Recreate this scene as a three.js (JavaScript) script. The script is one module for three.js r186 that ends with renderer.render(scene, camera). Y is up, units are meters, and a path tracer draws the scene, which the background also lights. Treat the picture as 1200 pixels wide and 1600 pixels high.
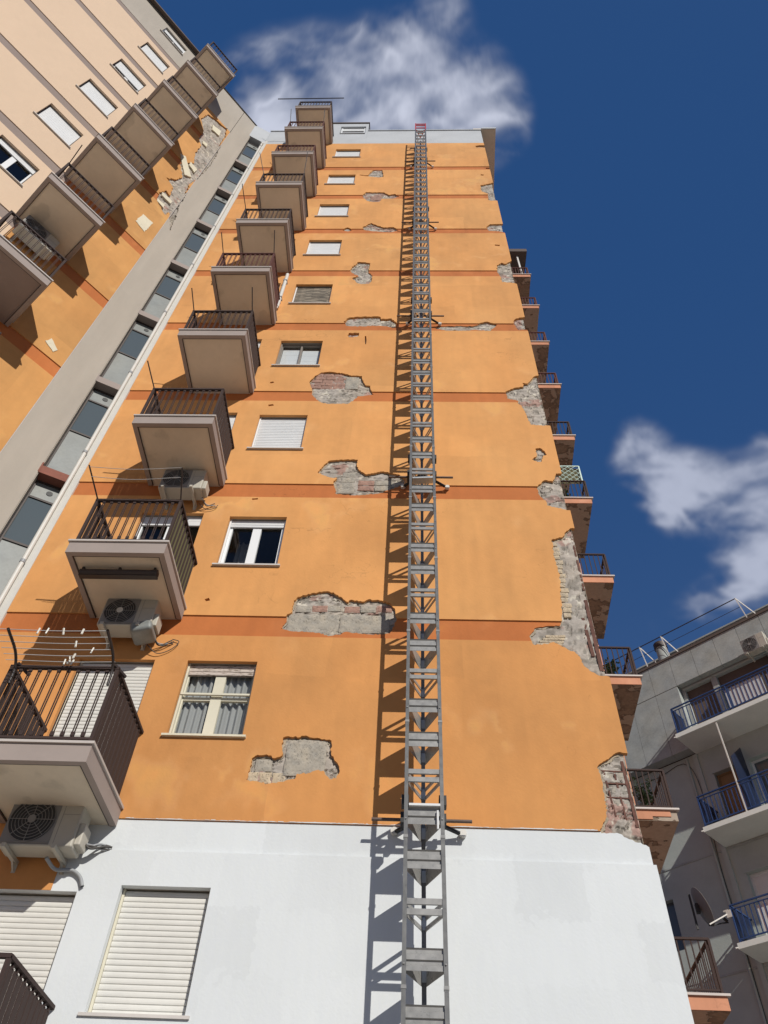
import * as THREE from 'three';
import { mergeGeometries, mergeVertices } from 'three/addons/utils/BufferGeometryUtils.js';
import { RoundedBoxGeometry } from 'three/addons/geometries/RoundedBoxGeometry.js';
import { Brush, Evaluator, SUBTRACTION } from 'three-bvh-csg';

// ---------------------------------------------------------------- camera, sky, sun, exposure
const scene = new THREE.Scene();
const camera = new THREE.PerspectiveCamera(67.3, 0.75, 0.1, 900);
camera.position.set(0, 1.6, 8.2);
camera.quaternion.setFromRotationMatrix(new THREE.Matrix4().makeBasis(
  new THREE.Vector3(0.9992865, 0.03508202, -0.01399093),
  new THREE.Vector3(-0.01176069, 0.64104427, 0.7674138),
  new THREE.Vector3(0.03589123, -0.7667017, 0.64099947)));
const renderer = new THREE.WebGLRenderer({ antialias: true });
renderer.toneMapping = THREE.LinearToneMapping;
renderer.toneMappingExposure = 1.0;
renderer.shadowMap.enabled = true;

const SUN = new THREE.Vector3(0.52, 0.66, 1).normalize();
const sun = new THREE.DirectionalLight(new THREE.Color(1.0, 0.955, 0.88), 3.9);
sun.position.copy(SUN).multiplyScalar(90);
sun.castShadow = true;
sun.shadow.mapSize.set(4096, 4096);
Object.assign(sun.shadow.camera, { left: -45, right: 45, top: 45, bottom: -45, near: 1, far: 220 });
scene.add(sun, sun.target);

// seeded noise ----------------------------------------------------
function mulberry(a) { return () => { a |= 0; a = a + 0x6D2B79F5 | 0; let t = Math.imul(a ^ a >>> 15, 1 | a); t = t + Math.imul(t ^ t >>> 7, 61 | t) ^ t; return ((t ^ t >>> 14) >>> 0) / 4294967296; }; }
const PERM = new Uint8Array(1024); { const r = mulberry(77); const p = Array.from({ length: 256 }, (_, i) => i); for (let i = 255; i > 0; i--) { const j = Math.floor(r() * (i + 1)); [p[i], p[j]] = [p[j], p[i]]; } for (let i = 0; i < 1024; i++) PERM[i] = p[i & 255]; }
const fade = t => t * t * (3 - 2 * t);
function vn(x, y) { const xi = Math.floor(x), yi = Math.floor(y), fx = fade(x - xi), fy = fade(y - yi); const X = xi & 255, Y = yi & 255;
  const a = PERM[PERM[X] + Y], b = PERM[PERM[(X + 1) & 255] + Y], c = PERM[PERM[X] + ((Y + 1) & 255)], d = PERM[PERM[(X + 1) & 255] + ((Y + 1) & 255)];
  return ((a + (b - a) * fx) * (1 - fy) + (c + (d - c) * fx) * fy) / 255; }
function fbm(x, y, o = 4) { let s = 0, a = .5, n = 0; for (let i = 0; i < o; i++) { s += a * vn(x, y); n += a; x = x * 2.03 + 17.3; y = y * 2.03 + 9.1; a *= .5; } return s / n; }
const clamp = (v, a = 0, b = 1) => v < a ? a : v > b ? b : v;
const sst = (a, b, v) => { const t = clamp((v - a) / (b - a)); return t * t * (3 - 2 * t); };
const lerp = (a, b, t) => a + (b - a) * t;

// sky -------------------------------------------------------------
{
  const W = 2048, H = 1024, data = new Float32Array(W * H * 4);
  // cloud banks: direction, angular radius, strength
  const banks = [
    [-.187, .965, -.205, .045, .95], [-.145, .972, -.20, .052, 1.05], [-.095, .977, -.21, .055, 1.0], [-.05, .979, -.205, .055, 1.1], [0, .98, -.20, .058, 1.15], [.05, .979, -.205, .05, 1.0], [.085, .976, -.215, .035, .8],
    [-.055, .983, -.172, .03, .6], [-.01, .986, -.165, .036, .75], [.012, .990, -.135, .030, .66], [.02, .994, -.105, .026, .55], [.045, .993, -.108, .02, .4], [.02, .996, -.075, .022, .4], [.1, .965, -.24, .03, .55], [.07, .981, -.178, .02, .45],
    [.262, .778, -.57, .026, .38], [.28, .793, -.54, .031, .45], [.30, .765, -.57, .033, .54], [.325, .748, -.58, .042, .77], [.322, .735, -.598, .031, .64], [.355, .738, -.575, .035, .59], [.385, .728, -.57, .038, .62], [.415, .722, -.556, .038, .67], [.402, .676, -.617, .042, .67], [.418, .752, -.515, .019, .48], [.44, .70, -.565, .047, .64], [.385, .66, -.645, .035, .48], [.345, .642, -.686, .031, .39], [.30, .632, -.715, .026, .32],
    [.55, .5, -.67, .16, .6], [-.7, .4, .6, .3, .6], [.2, .45, .85, .25, .4], [.8, .45, .4, .22, .5], [-.3, .3, -.9, .2, .5], [-.85, .3, -.42, .22, .6], [.5, .22, -.84, .2, .4]].map(b => { const l = Math.hypot(b[0], b[1], b[2]); return [b[0] / l, b[1] / l, b[2] / l, b[3], b[4]]; });
  for (let j = 0; j < H; j++) { const el = ((j + .5) / H - .5) * Math.PI, y = Math.sin(el), ch = Math.cos(el);
    for (let i = 0; i < W; i++) { const a = ((i + .5) / W - .5) * 2 * Math.PI, x = Math.cos(a) * ch, z = Math.sin(a) * ch, k = (j * W + i) * 4;
      const up = Math.max(y, 0), hz = Math.pow(1 - up, 2.3);
      const sd = Math.max(0, x * SUN.x + y * SUN.y + z * SUN.z), glow = Math.pow(sd, 6) * .10 + Math.pow(sd, 60) * .25;
      let r = lerp(.0205, .14, hz) + glow, g = lerp(.070, .22, hz) + glow, b = lerp(.205, .38, hz) + glow * .95;
      if (y < 0) { const t = Math.min(1, -y * 8); r = lerp(r, .16, t); g = lerp(g, .15, t); b = lerp(b, .13, t); }
      else {
        let m = 0; for (const q of banks) { const d2 = (x - q[0]) ** 2 + (y - q[1]) ** 2 + (z - q[2]) ** 2; if (d2 < q[3] * q[3] * 16) m += q[4] * Math.exp(-d2 / (q[3] * q[3])); }
        if (m > .001) {
          m = 1 - Math.exp(-m * 1.2);
          const u = x / (y + .25), v = 1.45 * z / (y + .25);
          const w1 = fbm(u * 7 + 3.1, v * 7 + 8.2, 4) - .5, w2 = fbm(u * 7 + 31.7, v * 7 + 2.4, 4) - .5;
          const n = fbm(u * 13 + w1 * 1.6, v * 13 + w2 * 1.6, 7), n2 = 1 - Math.abs(2 * fbm(u * 24 + w2 * 2 + 5, v * 24 + w1 * 2, 6) - 1);
          const am = sst(0, .55, m), q = m * .98 + ((n - .5) * 1.45 + (n2 - .72) * .45) * am;
          let den = Math.pow(sst(.2, 1.15, q), 1.1) * lerp(.68, .93, sst(.8, .92, y));
          const lit = .40 + .24 * sst(.35, 1.15, q) + (n2 - .7) * .10;
          r = lerp(r, lit * .93, den); g = lerp(g, lit * .98, den); b = lerp(b, lit * 1.16, den);
        }
      }
      data[k] = r; data[k + 1] = g; data[k + 2] = b; data[k + 3] = 1; } }
  const t = new THREE.DataTexture(data, W, H, THREE.RGBAFormat, THREE.FloatType);
  t.mapping = THREE.EquirectangularReflectionMapping; t.magFilter = THREE.LinearFilter; t.minFilter = THREE.LinearFilter; t.needsUpdate = true;
  scene.background = t; scene.environment = t;
}

// ---------------------------------------------------------------- helpers
const used = {};
const numbered = n => { if (!(n in used)) { used[n] = 0; return n; } used[n]++; return n + '_' + String(used[n]).padStart(3, '0'); };
function prep(o) { o.castShadow = true; o.receiveShadow = true; return o; }
function thing(name, label, category, group, pos = [0, 0, 0], turn = 0) {
  const o = new THREE.Group(); o.name = numbered(name); o.position.set(...pos); o.rotation.y = turn;
  o.userData = { label, category }; if (group) o.userData.group = group; scene.add(o); return o;
}
function mesh(name, g, m, parent) { const o = prep(new THREE.Mesh(g.isBufferGeometry ? g : g.build(), m)); o.name = name; parent.add(o); return o; }
function boxUV(g) { // uv in metres by dominant axis
  const p = g.attributes.position, n = g.attributes.normal, uv = new Float32Array(p.count * 2);
  for (let i = 0; i < p.count; i++) { const ax = Math.abs(n.getX(i)), ay = Math.abs(n.getY(i)), az = Math.abs(n.getZ(i));
    if (ay > ax && ay > az) { uv[2 * i] = p.getX(i); uv[2 * i + 1] = p.getZ(i); } else if (ax > az) { uv[2 * i] = p.getZ(i) + p.getX(i) * .37; uv[2 * i + 1] = p.getY(i); } else { uv[2 * i] = p.getX(i); uv[2 * i + 1] = p.getY(i); } }
  g.setAttribute('uv', new THREE.BufferAttribute(uv, 2)); return g;
}
function shiftUV(g, k) { const u = g.attributes.uv; for (let i = 0; i < u.count; i++) u.setXY(i, u.getX(i) + k * 1.37, u.getY(i) + k * .83); return g; }
const V = (x, y, z) => new THREE.Vector3(x, y, z);
class G {
  constructor() { this.p = []; this.n = []; }
  tri(a, b, c) { const n = V(0, 0, 0).crossVectors(b.clone().sub(a), c.clone().sub(a)).normalize(); for (const q of [a, b, c]) { this.p.push(q.x, q.y, q.z); this.n.push(n.x, n.y, n.z); } return this; }
  quad(a, b, c, d) { return this.tri(a, b, c).tri(a, c, d); }
  hexa(c) { const q = c.map(v => v.isVector3 ? v : V(...v)); // 0-3 bottom ring ccw from above, 4-7 top
    return this.quad(q[3], q[2], q[1], q[0]).quad(q[4], q[5], q[6], q[7]).quad(q[0], q[1], q[5], q[4]).quad(q[1], q[2], q[6], q[5]).quad(q[2], q[3], q[7], q[6]).quad(q[3], q[0], q[4], q[7]); }
  box(x0, x1, y0, y1, z0, z1) { return this.hexa([[x0, y0, z1], [x1, y0, z1], [x1, y0, z0], [x0, y0, z0], [x0, y1, z1], [x1, y1, z1], [x1, y1, z0], [x0, y1, z0]]); }
  bar(p, q, w, h = w, up = null) { const a = V(...p), b = V(...q), d = b.clone().sub(a).normalize(); let u = up ? V(...up) : (Math.abs(d.y) > .9 ? V(0, 0, 1) : V(0, 1, 0));
    const s = V(0, 0, 0).crossVectors(d, u).normalize().multiplyScalar(w / 2); u = V(0, 0, 0).crossVectors(s, d).normalize().multiplyScalar(h / 2);
    const c = (o, i, j) => o.clone().addScaledVector(s, i).addScaledVector(u, j);
    return this.hexa([c(a, -1, -1), c(a, 1, -1), c(b, 1, -1), c(b, -1, -1), c(a, -1, 1), c(a, 1, 1), c(b, 1, 1), c(b, -1, 1)]); }
  geo(g, m) { const q = g.index ? g.toNonIndexed() : g.clone(); if (m) q.applyMatrix4(m); const P = q.attributes.position, N = q.attributes.normal; for (let i = 0; i < P.count; i++) { this.p.push(P.getX(i), P.getY(i), P.getZ(i)); this.n.push(N.getX(i), N.getY(i), N.getZ(i)); } return this; }
  tube(pts, r, seg = 8, n = 0) { const c = new THREE.CatmullRomCurve3(pts.map(p => V(...p))); return this.geo(new THREE.TubeGeometry(c, n || Math.max(4, pts.length * 6), r, seg)); }
  rod(p, q, r, seg = 10) { const a = V(...p), b = V(...q), d = b.clone().sub(a), l = d.length(); const g = new THREE.CylinderGeometry(r, r, l, seg); const m = new THREE.Matrix4().compose(a.clone().addScaledVector(d, .5), new THREE.Quaternion().setFromUnitVectors(V(0, 1, 0), d.normalize()), V(1, 1, 1)); return this.geo(g, m); }
  build() { const g = new THREE.BufferGeometry(); g.setAttribute('position', new THREE.Float32BufferAttribute(this.p, 3)); g.setAttribute('normal', new THREE.Float32BufferAttribute(this.n, 3)); return boxUV(g); }
}
// textures ----------------------------------------------------------
function tex(w, h, f, srgb, sx = 1, sy = sx) { // f(u,v)->[r,g,b] 0..1 ; covers sx by sy metres
  const d = new Uint8Array(w * h * 4);
  for (let j = 0; j < h; j++) for (let i = 0; i < w; i++) { const c = f((i + .5) / w, (j + .5) / h), k = (j * w + i) * 4; if (typeof c === 'number') { d[k] = d[k + 1] = d[k + 2] = clamp(c) * 255; } else { d[k] = clamp(c[0]) * 255; d[k + 1] = clamp(c[1]) * 255; d[k + 2] = clamp(c[2]) * 255; } d[k + 3] = 255; }
  const t = new THREE.DataTexture(d, w, h, THREE.RGBAFormat); t.wrapS = t.wrapT = THREE.RepeatWrapping; t.magFilter = THREE.LinearFilter; t.minFilter = THREE.LinearMipmapLinearFilter; t.generateMipmaps = true;
  if (srgb) t.colorSpace = THREE.SRGBColorSpace; t.repeat.set(1 / sx, 1 / sy); t.needsUpdate = true; return t;
}
// seamless fbm on a unit tile
function tfbm(u, v, f, o, s = 0) { const b = (a, c) => fbm(a * f + s, c * f + s * 1.7, o); const wu = sst(.75, 1, u), wv = sst(.75, 1, v); const a = b(u, v), c = b(u - 1, v), d = b(u, v - 1), e = b(u - 1, v - 1); return lerp(lerp(a, c, wu), lerp(d, e, wu), wv); }
const sr = v => v <= .0031308 ? v * 12.92 : 1.055 * Math.pow(v, 1 / 2.4) - .055;
const mul = (v, a = 1, b = 1, c = 1) => [sr(v * a), sr(v * b), sr(v * c)];

const T = {};
T.plasterBump = tex(512, 512, (u, v) => tfbm(u, v, 60, 3) * .75 + tfbm(u, v, 9, 2, 4) * .25, false, 1.6);
// whole front: mottled ochre wash with pale trowel smears and old repair halos
T.front = tex(1024, 2048, (u, v) => {
  const x = u * 8.8, y = v * 32;
  let m = .86 + .26 * (fbm(x * .7 + 2, y * .55, 4) - .5) + .11 * (fbm(x * 3.1 + 30, y * 2.3, 4) - .5) + .07 * (fbm(x * 11, y * 9, 3) - .5) + .10 * (fbm(x * 8 + 3, y * .8 + 1, 3) - .5);
  const n = fbm(x * .55 + 11, y * .42 + 5, 4), q = fbm(x * 1.3, y * 1.1 + 40, 3);
  const ed = sst(.40, .62, fbm(x * 5 + 7, y * 4, 3)), sm = Math.exp(-(((n - .5) / .02) ** 2)) * sst(.5, .7, q) * ed;
  const cx = x + .12 * (fbm(x * 2, y * 2 + 5, 2) - .5), cy = y + .12 * (fbm(x * 2 + 9, y * 2, 2) - .5), bi = Math.floor(cx * .55 + vn(Math.floor(cy * .8) * 5.3, 2) * 3), bj = Math.floor(cy * .8), rep = (vn(bi * 3.1 + .5, bj * 4.7 + .5) - .5) * sst(.45, .6, fbm(x * .9 + 50, y * .7, 3));
  m += .17 * rep; const hair = sst(.965, .995, 1 - Math.abs(fbm(x * .8 + 3 * (fbm(x * 2, y * 2, 3) - .5), y * .9 + 21, 4) - .5) * 6) * sst(.55, .7, fbm(x * .6 + 8, y * .5 + 3, 2));
  m -= .18 * hair;
  const pale = clamp(sm * .9 + .95 * sst(.56, .76, fbm(x * 1.7 + 14, y * 1.2 + 77, 5)) * sst(.4, .7, q));
  const gr = sst(.62, .85, fbm(x * 1.1 + 90, y * .5 + 12, 4)) * sst(.72, .98, v) * .5; // soot specks under the roof
  const warm = (fbm(x * .9 + 70, y * .7 + 3, 3) - .5) * .10;
  return mul(1, (m + pale * .10) * (1 - gr * .35), (m * (1 - warm) + pale * .18) * (1 - gr * .33), (m * (1 - warm * 2) + pale * .36) * (1 - gr * .1));
}, true, 8.8, 32);
T.front.offset.set(6 / 8.8, -5.5 / 32);
T.white = tex(1024, 1024, (u, v) => { const x = u * 10, y = v * 8; const wx = (fbm(x * 1.5, y * 1.5, 2) - .5) * .12 + (fbm(x * 14, y * 14, 3) - .5) * .10, bx = Math.floor((x + wx) * 1.3 + vn(Math.floor(y * 1.6 + wx * 4) * 7.7, 3) * 3), by = Math.floor(y * 1.6 + wx * 4); const cell = vn(bx * 3.7 + .5, by * 5.3 + .5) - .5;
  const m = .885 + .10 * cell + .07 * (fbm(x * 1.3 + 20, y * .9, 4) - .5) + .025 * (fbm(x * 20, y * 3, 2) - .5); return mul(m, 1, 1.0, 1.005); }, true, 10, 8);
T.concrete = tex(512, 512, (u, v) => { const m = .78 + .34 * (tfbm(u, v, 7, 5) - .5) + .18 * (tfbm(u, v, 60, 2, 7) - .5); const w = tfbm(u, v, 4, 3, 9) - .5; return mul(m, 1 + w * .08, 1, 1 - w * .12); }, true, 2.3);
T.concreteBump = tex(512, 512, (u, v) => tfbm(u, v, 22, 5, 3), false, 1.1);
T.soft = tex(512, 512, (u, v) => { const m = .9 + .18 * (tfbm(u, v, 5, 4, 2) - .5) + .06 * (tfbm(u, v, 50, 2, 5) - .5); return mul(m, 1, 1, 1); }, true, 3.1);
T.soffit = tex(512, 512, (u, v) => { const st = sst(.56, .66, tfbm(u, v, 5, 6, 21)); const m = .88 + .22 * (tfbm(u, v, 4, 5, 12) - .5) - .15 * st + .06 * (tfbm(u, v, 40, 2, 22) - .5); return mul(m, 1, .98, .93); }, true, 2.7);
T.peel = tex(512, 512, (u, v) => { const n = tfbm(u, v, 5, 5, 33), k = sst(.46, .475, n + .12 * (tfbm(u, v, 30, 2, 3) - .5)), g = tfbm(u, v, 40, 3, 8) - .5; return k > .5 ? mul(.40 + .16 * sst(.5, .6, n) + .3 * g, 1, .88, .74) : mul(.82 + .22 * g, 1, .96, .88); }, true, 1.9);
T.peelBump = tex(512, 512, (u, v) => { const n = tfbm(u, v, 5, 5, 33); return 1 - sst(.46, .475, n + .12 * (tfbm(u, v, 30, 2, 3) - .5)) + .2 * tfbm(u, v, 40, 3, 8); }, false, 1.9);
T.cream = tex(512, 1024, (u, v) => { const m = .92 + .07 * (tfbm(u, v, 5, 4, 41) - .5) + .04 * (tfbm(u, v, 40, 2, 15) - .5); return mul(m, 1, .995, .985); }, true, 5.3, 9.7);
T.strip = tex(512, 1024, (u, v) => { const m = .86 + .13 * (tfbm(u, v, 6, 5, 51) - .5) + .05 * (tfbm(u, v, 40, 3, 17) - .5) + .07 * (fbm(u * 30, v * 5, 3) - .5); return mul(m, 1, .995, .98); }, true, 3.1, 9.3);
T.rough = tex(512, 512, (u, v) => { const p = tfbm(u, v, 26, 4, 13), c = tfbm(u, v, 6, 4, 19), st = sst(.58, .66, tfbm(u, v, 12, 4, 29)), pit = sst(.66, .74, tfbm(u, v, 48, 3, 31)); const m = (.80 + .34 * (p - .5) + .35 * (c - .5)) * (1 - .35 * pit) + .08 * st; return mul(m, 1 + (c - .5) * .1, 1, .96 - (c - .5) * .15); }, true, .75);
T.roughBump = tex(512, 512, (u, v) => tfbm(u, v, 26, 4, 13) * .7 + .5 * (1 - sst(.66, .74, tfbm(u, v, 48, 3, 31))) * .5, false, .75);
T.zinc = tex(256, 512, (u, v) => { const m = .8 + .28 * (tfbm(u, v, 18, 3, 5) - .5) + .2 * (tfbm(u, v, 5, 3, 25) - .5); return mul(m, 1, 1.0, 1.0); }, true, .9, 1.8);
T.zincRough = tex(256, 256, (u, v) => .45 + .4 * (tfbm(u, v, 14, 3, 6) - .2), false, .7);
T.oldwood = tex(512, 512, (u, v) => { const s = fbm(u * 9 + 4 * fbm(u * 3, v * 20, 2), v * 130, 3), p = sst(.45, .6, fbm(u * 7 + 3, v * 50, 4)); const m = lerp(.30, .78, p) + .25 * (s - .5); return mul(m, 1, .97, .9); }, true, 1.1);
T.flake = tex(512, 256, (u, v) => { const p = sst(.60, .66, fbm(u * 14 + 3, v * 60, 4)); return p > .5 ? mul(.22, 1, .8, .6) : mul(.86 + .1 * (fbm(u * 30, v * 30, 2) - .5), 1, .97, .93); }, true, 1.0, .5);
T.rust = tex(256, 256, (u, v) => { const m = .75 + .6 * (tfbm(u, v, 12, 4, 2) - .5); return mul(m, 1, .9, .85); }, true, .5);
T.ground = tex(512, 512, (u, v) => mul(.86 + .2 * (tfbm(u, v, 6, 5, 3) - .5) + .16 * (tfbm(u, v, 70, 2, 3) - .5), 1, 1, .98), true, 6);

const lin = (r, g, b) => new THREE.Color().setRGB(r, g, b);
const mat = (c, rough = .85, o = {}) => new THREE.MeshStandardMaterial({ color: c, roughness: rough, metalness: 0, side: THREE.DoubleSide, ...o });
const M = {};
M.front = mat(lin(.735, .352, .117), .92, { map: T.front, bumpMap: T.plasterBump, bumpScale: .002 });
M.frontDimmed = mat(lin(.665, .30, .094), .92, { map: T.front, bumpMap: T.plasterBump, bumpScale: .002 });  // same orange as the front; dimmer light low down is put into the colour
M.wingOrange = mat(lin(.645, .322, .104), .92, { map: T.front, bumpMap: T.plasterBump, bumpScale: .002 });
M.band = mat(lin(.545, .172, .045), .92, { map: T.front, bumpMap: T.plasterBump, bumpScale: .002 });
M.whiteWall = mat(lin(.725, .755, .76), .9, { map: T.white, bumpMap: T.plasterBump, bumpScale: .0012 });
M.roofWhite = mat(lin(.52, .54, .56), .9, { map: T.soft, bumpMap: T.plasterBump, bumpScale: .003 });
M.core = mat(lin(.33, .30, .255), .95, { map: T.concrete, bumpMap: T.concreteBump, bumpScale: .012 });
M.rubble = new THREE.MeshStandardMaterial({ color: lin(1, 1, 1), vertexColors: true, roughness: .97, map: T.concrete, bumpMap: T.roughBump, bumpScale: .007, side: THREE.DoubleSide });
M.brick = mat(lin(.42, .25, .20), .95, { map: T.rough, bumpMap: T.roughBump, bumpScale: .010 });
M.brickPale = mat(lin(.60, .49, .36), .95, { map: T.rough, bumpMap: T.roughBump, bumpScale: .012 });
M.baseCoat = mat(lin(.45, .385, .30), .96, { map: T.rough, bumpMap: T.roughBump, bumpScale: .010 });
M.brickGrey = mat(lin(.44, .395, .34), .95, { map: T.rough, bumpMap: T.roughBump, bumpScale: .007 });
M.rebar = mat(lin(.17, .085, .065), .9, { map: T.rust });
M.soffit = mat(lin(.76, .68, .57), .9, { map: T.soffit });
M.fascia = mat(lin(.36, .30, .27), .85, { map: T.soft });
M.cap = mat(lin(.55, .50, .46), .6, { map: T.soft });
M.rail = mat(lin(.045, .026, .022), .85, { map: T.soft });
M.railRed = mat(lin(.10, .034, .027), .85, { map: T.soft });
M.railDark = mat(lin(.03, .022, .02), .5);
M.screenBrown = mat(lin(.05, .03, .026), .9, { map: T.soft });
M.screenOlive = mat(lin(.11, .095, .04), .85, { map: T.soft });
M.shutWhite = mat(lin(.74, .75, .75), .5, { map: T.soft });
M.shutCream = mat(lin(.75, .735, .68), .5, { map: T.soft });
M.shutOld = mat(lin(.42, .37, .31), .85, { map: T.oldwood });
M.pvc = mat(lin(.78, .79, .79), .35);
M.frameCream = mat(lin(.70, .66, .52), .7, { map: T.soft });
M.frameAlu = mat(lin(.27, .235, .20), .45, { map: T.soft });
M.frameDark = mat(lin(.05, .035, .03), .6);
M.flaky = mat(lin(.62, .55, .50), .8, { map: T.flake });
M.sill = mat(lin(.62, .58, .54), .7, { map: T.soft });
M.glass = new THREE.MeshPhysicalMaterial({ color: lin(.93, .95, .95), roughness: .03, transmission: 1, thickness: 0, ior: 1.5 });
M.glassDim = new THREE.MeshPhysicalMaterial({ color: lin(.09, .11, .12), roughness: .06, metalness: 0, ior: 1.6, specularIntensity: 1, side: THREE.DoubleSide });
M.frost = mat(lin(.26, .275, .262), .5, { map: T.concrete });
M.curtain = new THREE.MeshPhysicalMaterial({ color: lin(.42, .42, .41), roughness: .95, transmission: .25, thickness: 0, side: THREE.DoubleSide });
M.room = mat(lin(.10, .09, .08), .95);
M.zinc = mat(lin(.36, .355, .34), .55, { metalness: .15, map: T.zinc, roughnessMap: T.zincRough });
M.zincDark = mat(lin(.20, .20, .195), .55, { metalness: .15, map: T.zinc, roughnessMap: T.zincRough });
M.zincPale = mat(lin(.55, .57, .57), .4, { metalness: .35, map: T.zinc });
M.redSteel = mat(lin(.42, .03, .04), .5);
M.barSteel = mat(lin(.16, .12, .10), .6, { map: T.rust });
M.blackIron = mat(lin(.02, .02, .02), .6);
M.acBody = mat(lin(.50, .47, .40), .55, { map: T.soft });
M.acDark = mat(lin(.035, .035, .035), .6);
M.acGrey = mat(lin(.22, .21, .2), .6);
M.pipeWhite = mat(lin(.70, .68, .63), .5, { map: T.soft });
M.pipeGrey = mat(lin(.30, .31, .32), .5);
M.cable = mat(lin(.06, .055, .05), .6);
M.wire = mat(lin(.45, .45, .44), .5);
M.peg = mat(lin(.72, .70, .62), .6);
M.cream = mat(lin(.715, .535, .385), .92, { map: T.cream, bumpMap: T.plasterBump, bumpScale: .003 });
M.greyBand = mat(lin(.30, .235, .205), .92, { map: T.soft, bumpMap: T.plasterBump, bumpScale: .003 });
M.greyStrip = mat(lin(.475, .425, .365), .94, { map: T.strip, bumpMap: T.plasterBump, bumpScale: .002 });
M.sillRed = mat(lin(.30, .11, .075), .85, { map: T.concrete });
M.patch = mat(lin(.74, .68, .52), .9, { map: T.soft, bumpMap: T.concreteBump, bumpScale: .006 });
M.neigh = mat(lin(.445, .475, .455), .9, { map: T.concrete, bumpMap: T.plasterBump, bumpScale: .003 });
M.neighPale = mat(lin(.44, .485, .455), .9, { map: T.soft, bumpMap: T.plasterBump, bumpScale: .003 });
M.neighSlab = mat(lin(.80, .84, .79), .85, { map: T.soft });
M.blueRail = mat(lin(.02, .055, .17), .7);
M.blueDark = mat(lin(.012, .02, .05), .4);
M.ochreShut = mat(lin(.30, .20, .10), .7, { map: T.soft });
M.peel = mat(lin(.42, .365, .315), .95, { map: T.peel, bumpMap: T.peelBump, bumpScale: .015 });
M.salmon = mat(lin(.62, .29, .17), .9, { map: T.front, bumpMap: T.plasterBump, bumpScale: .002 });
M.lattice = mat(lin(.55, .72, .66), .6);
M.leaf = new THREE.MeshPhysicalMaterial({ color: lin(.05, .085, .03), roughness: .8, transmission: .3, thickness: 0, side: THREE.DoubleSide });
M.pot = mat(lin(.36, .15, .09), .9);
M.dish = mat(lin(.20, .185, .17), .6);
M.ground = mat(lin(.30, .285, .265), .95, { map: T.ground });
M.roof = mat(lin(.12, .09, .075), .9, { map: T.soft });
M.screed = mat(lin(.62, .63, .63), .9);

// ---------------------------------------------------------------- ground
{ const g = new THREE.PlaneGeometry(700, 700, 1, 1); g.rotateX(-Math.PI / 2); boxUV(g); const o = mesh('ground', g, M.ground, scene); o.userData = { kind: 'structure', label: 'pale paved courtyard ground around the buildings', category: 'ground' }; }

// ---------------------------------------------------------------- main building
const B = n => 5.95 + 3.1 * n;
const XL = -5.98, XR = 2.63;
const main = thing('apartment_building', 'tall orange apartment block with crumbling plaster and stacked balconies behind the hoist', 'building');

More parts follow.
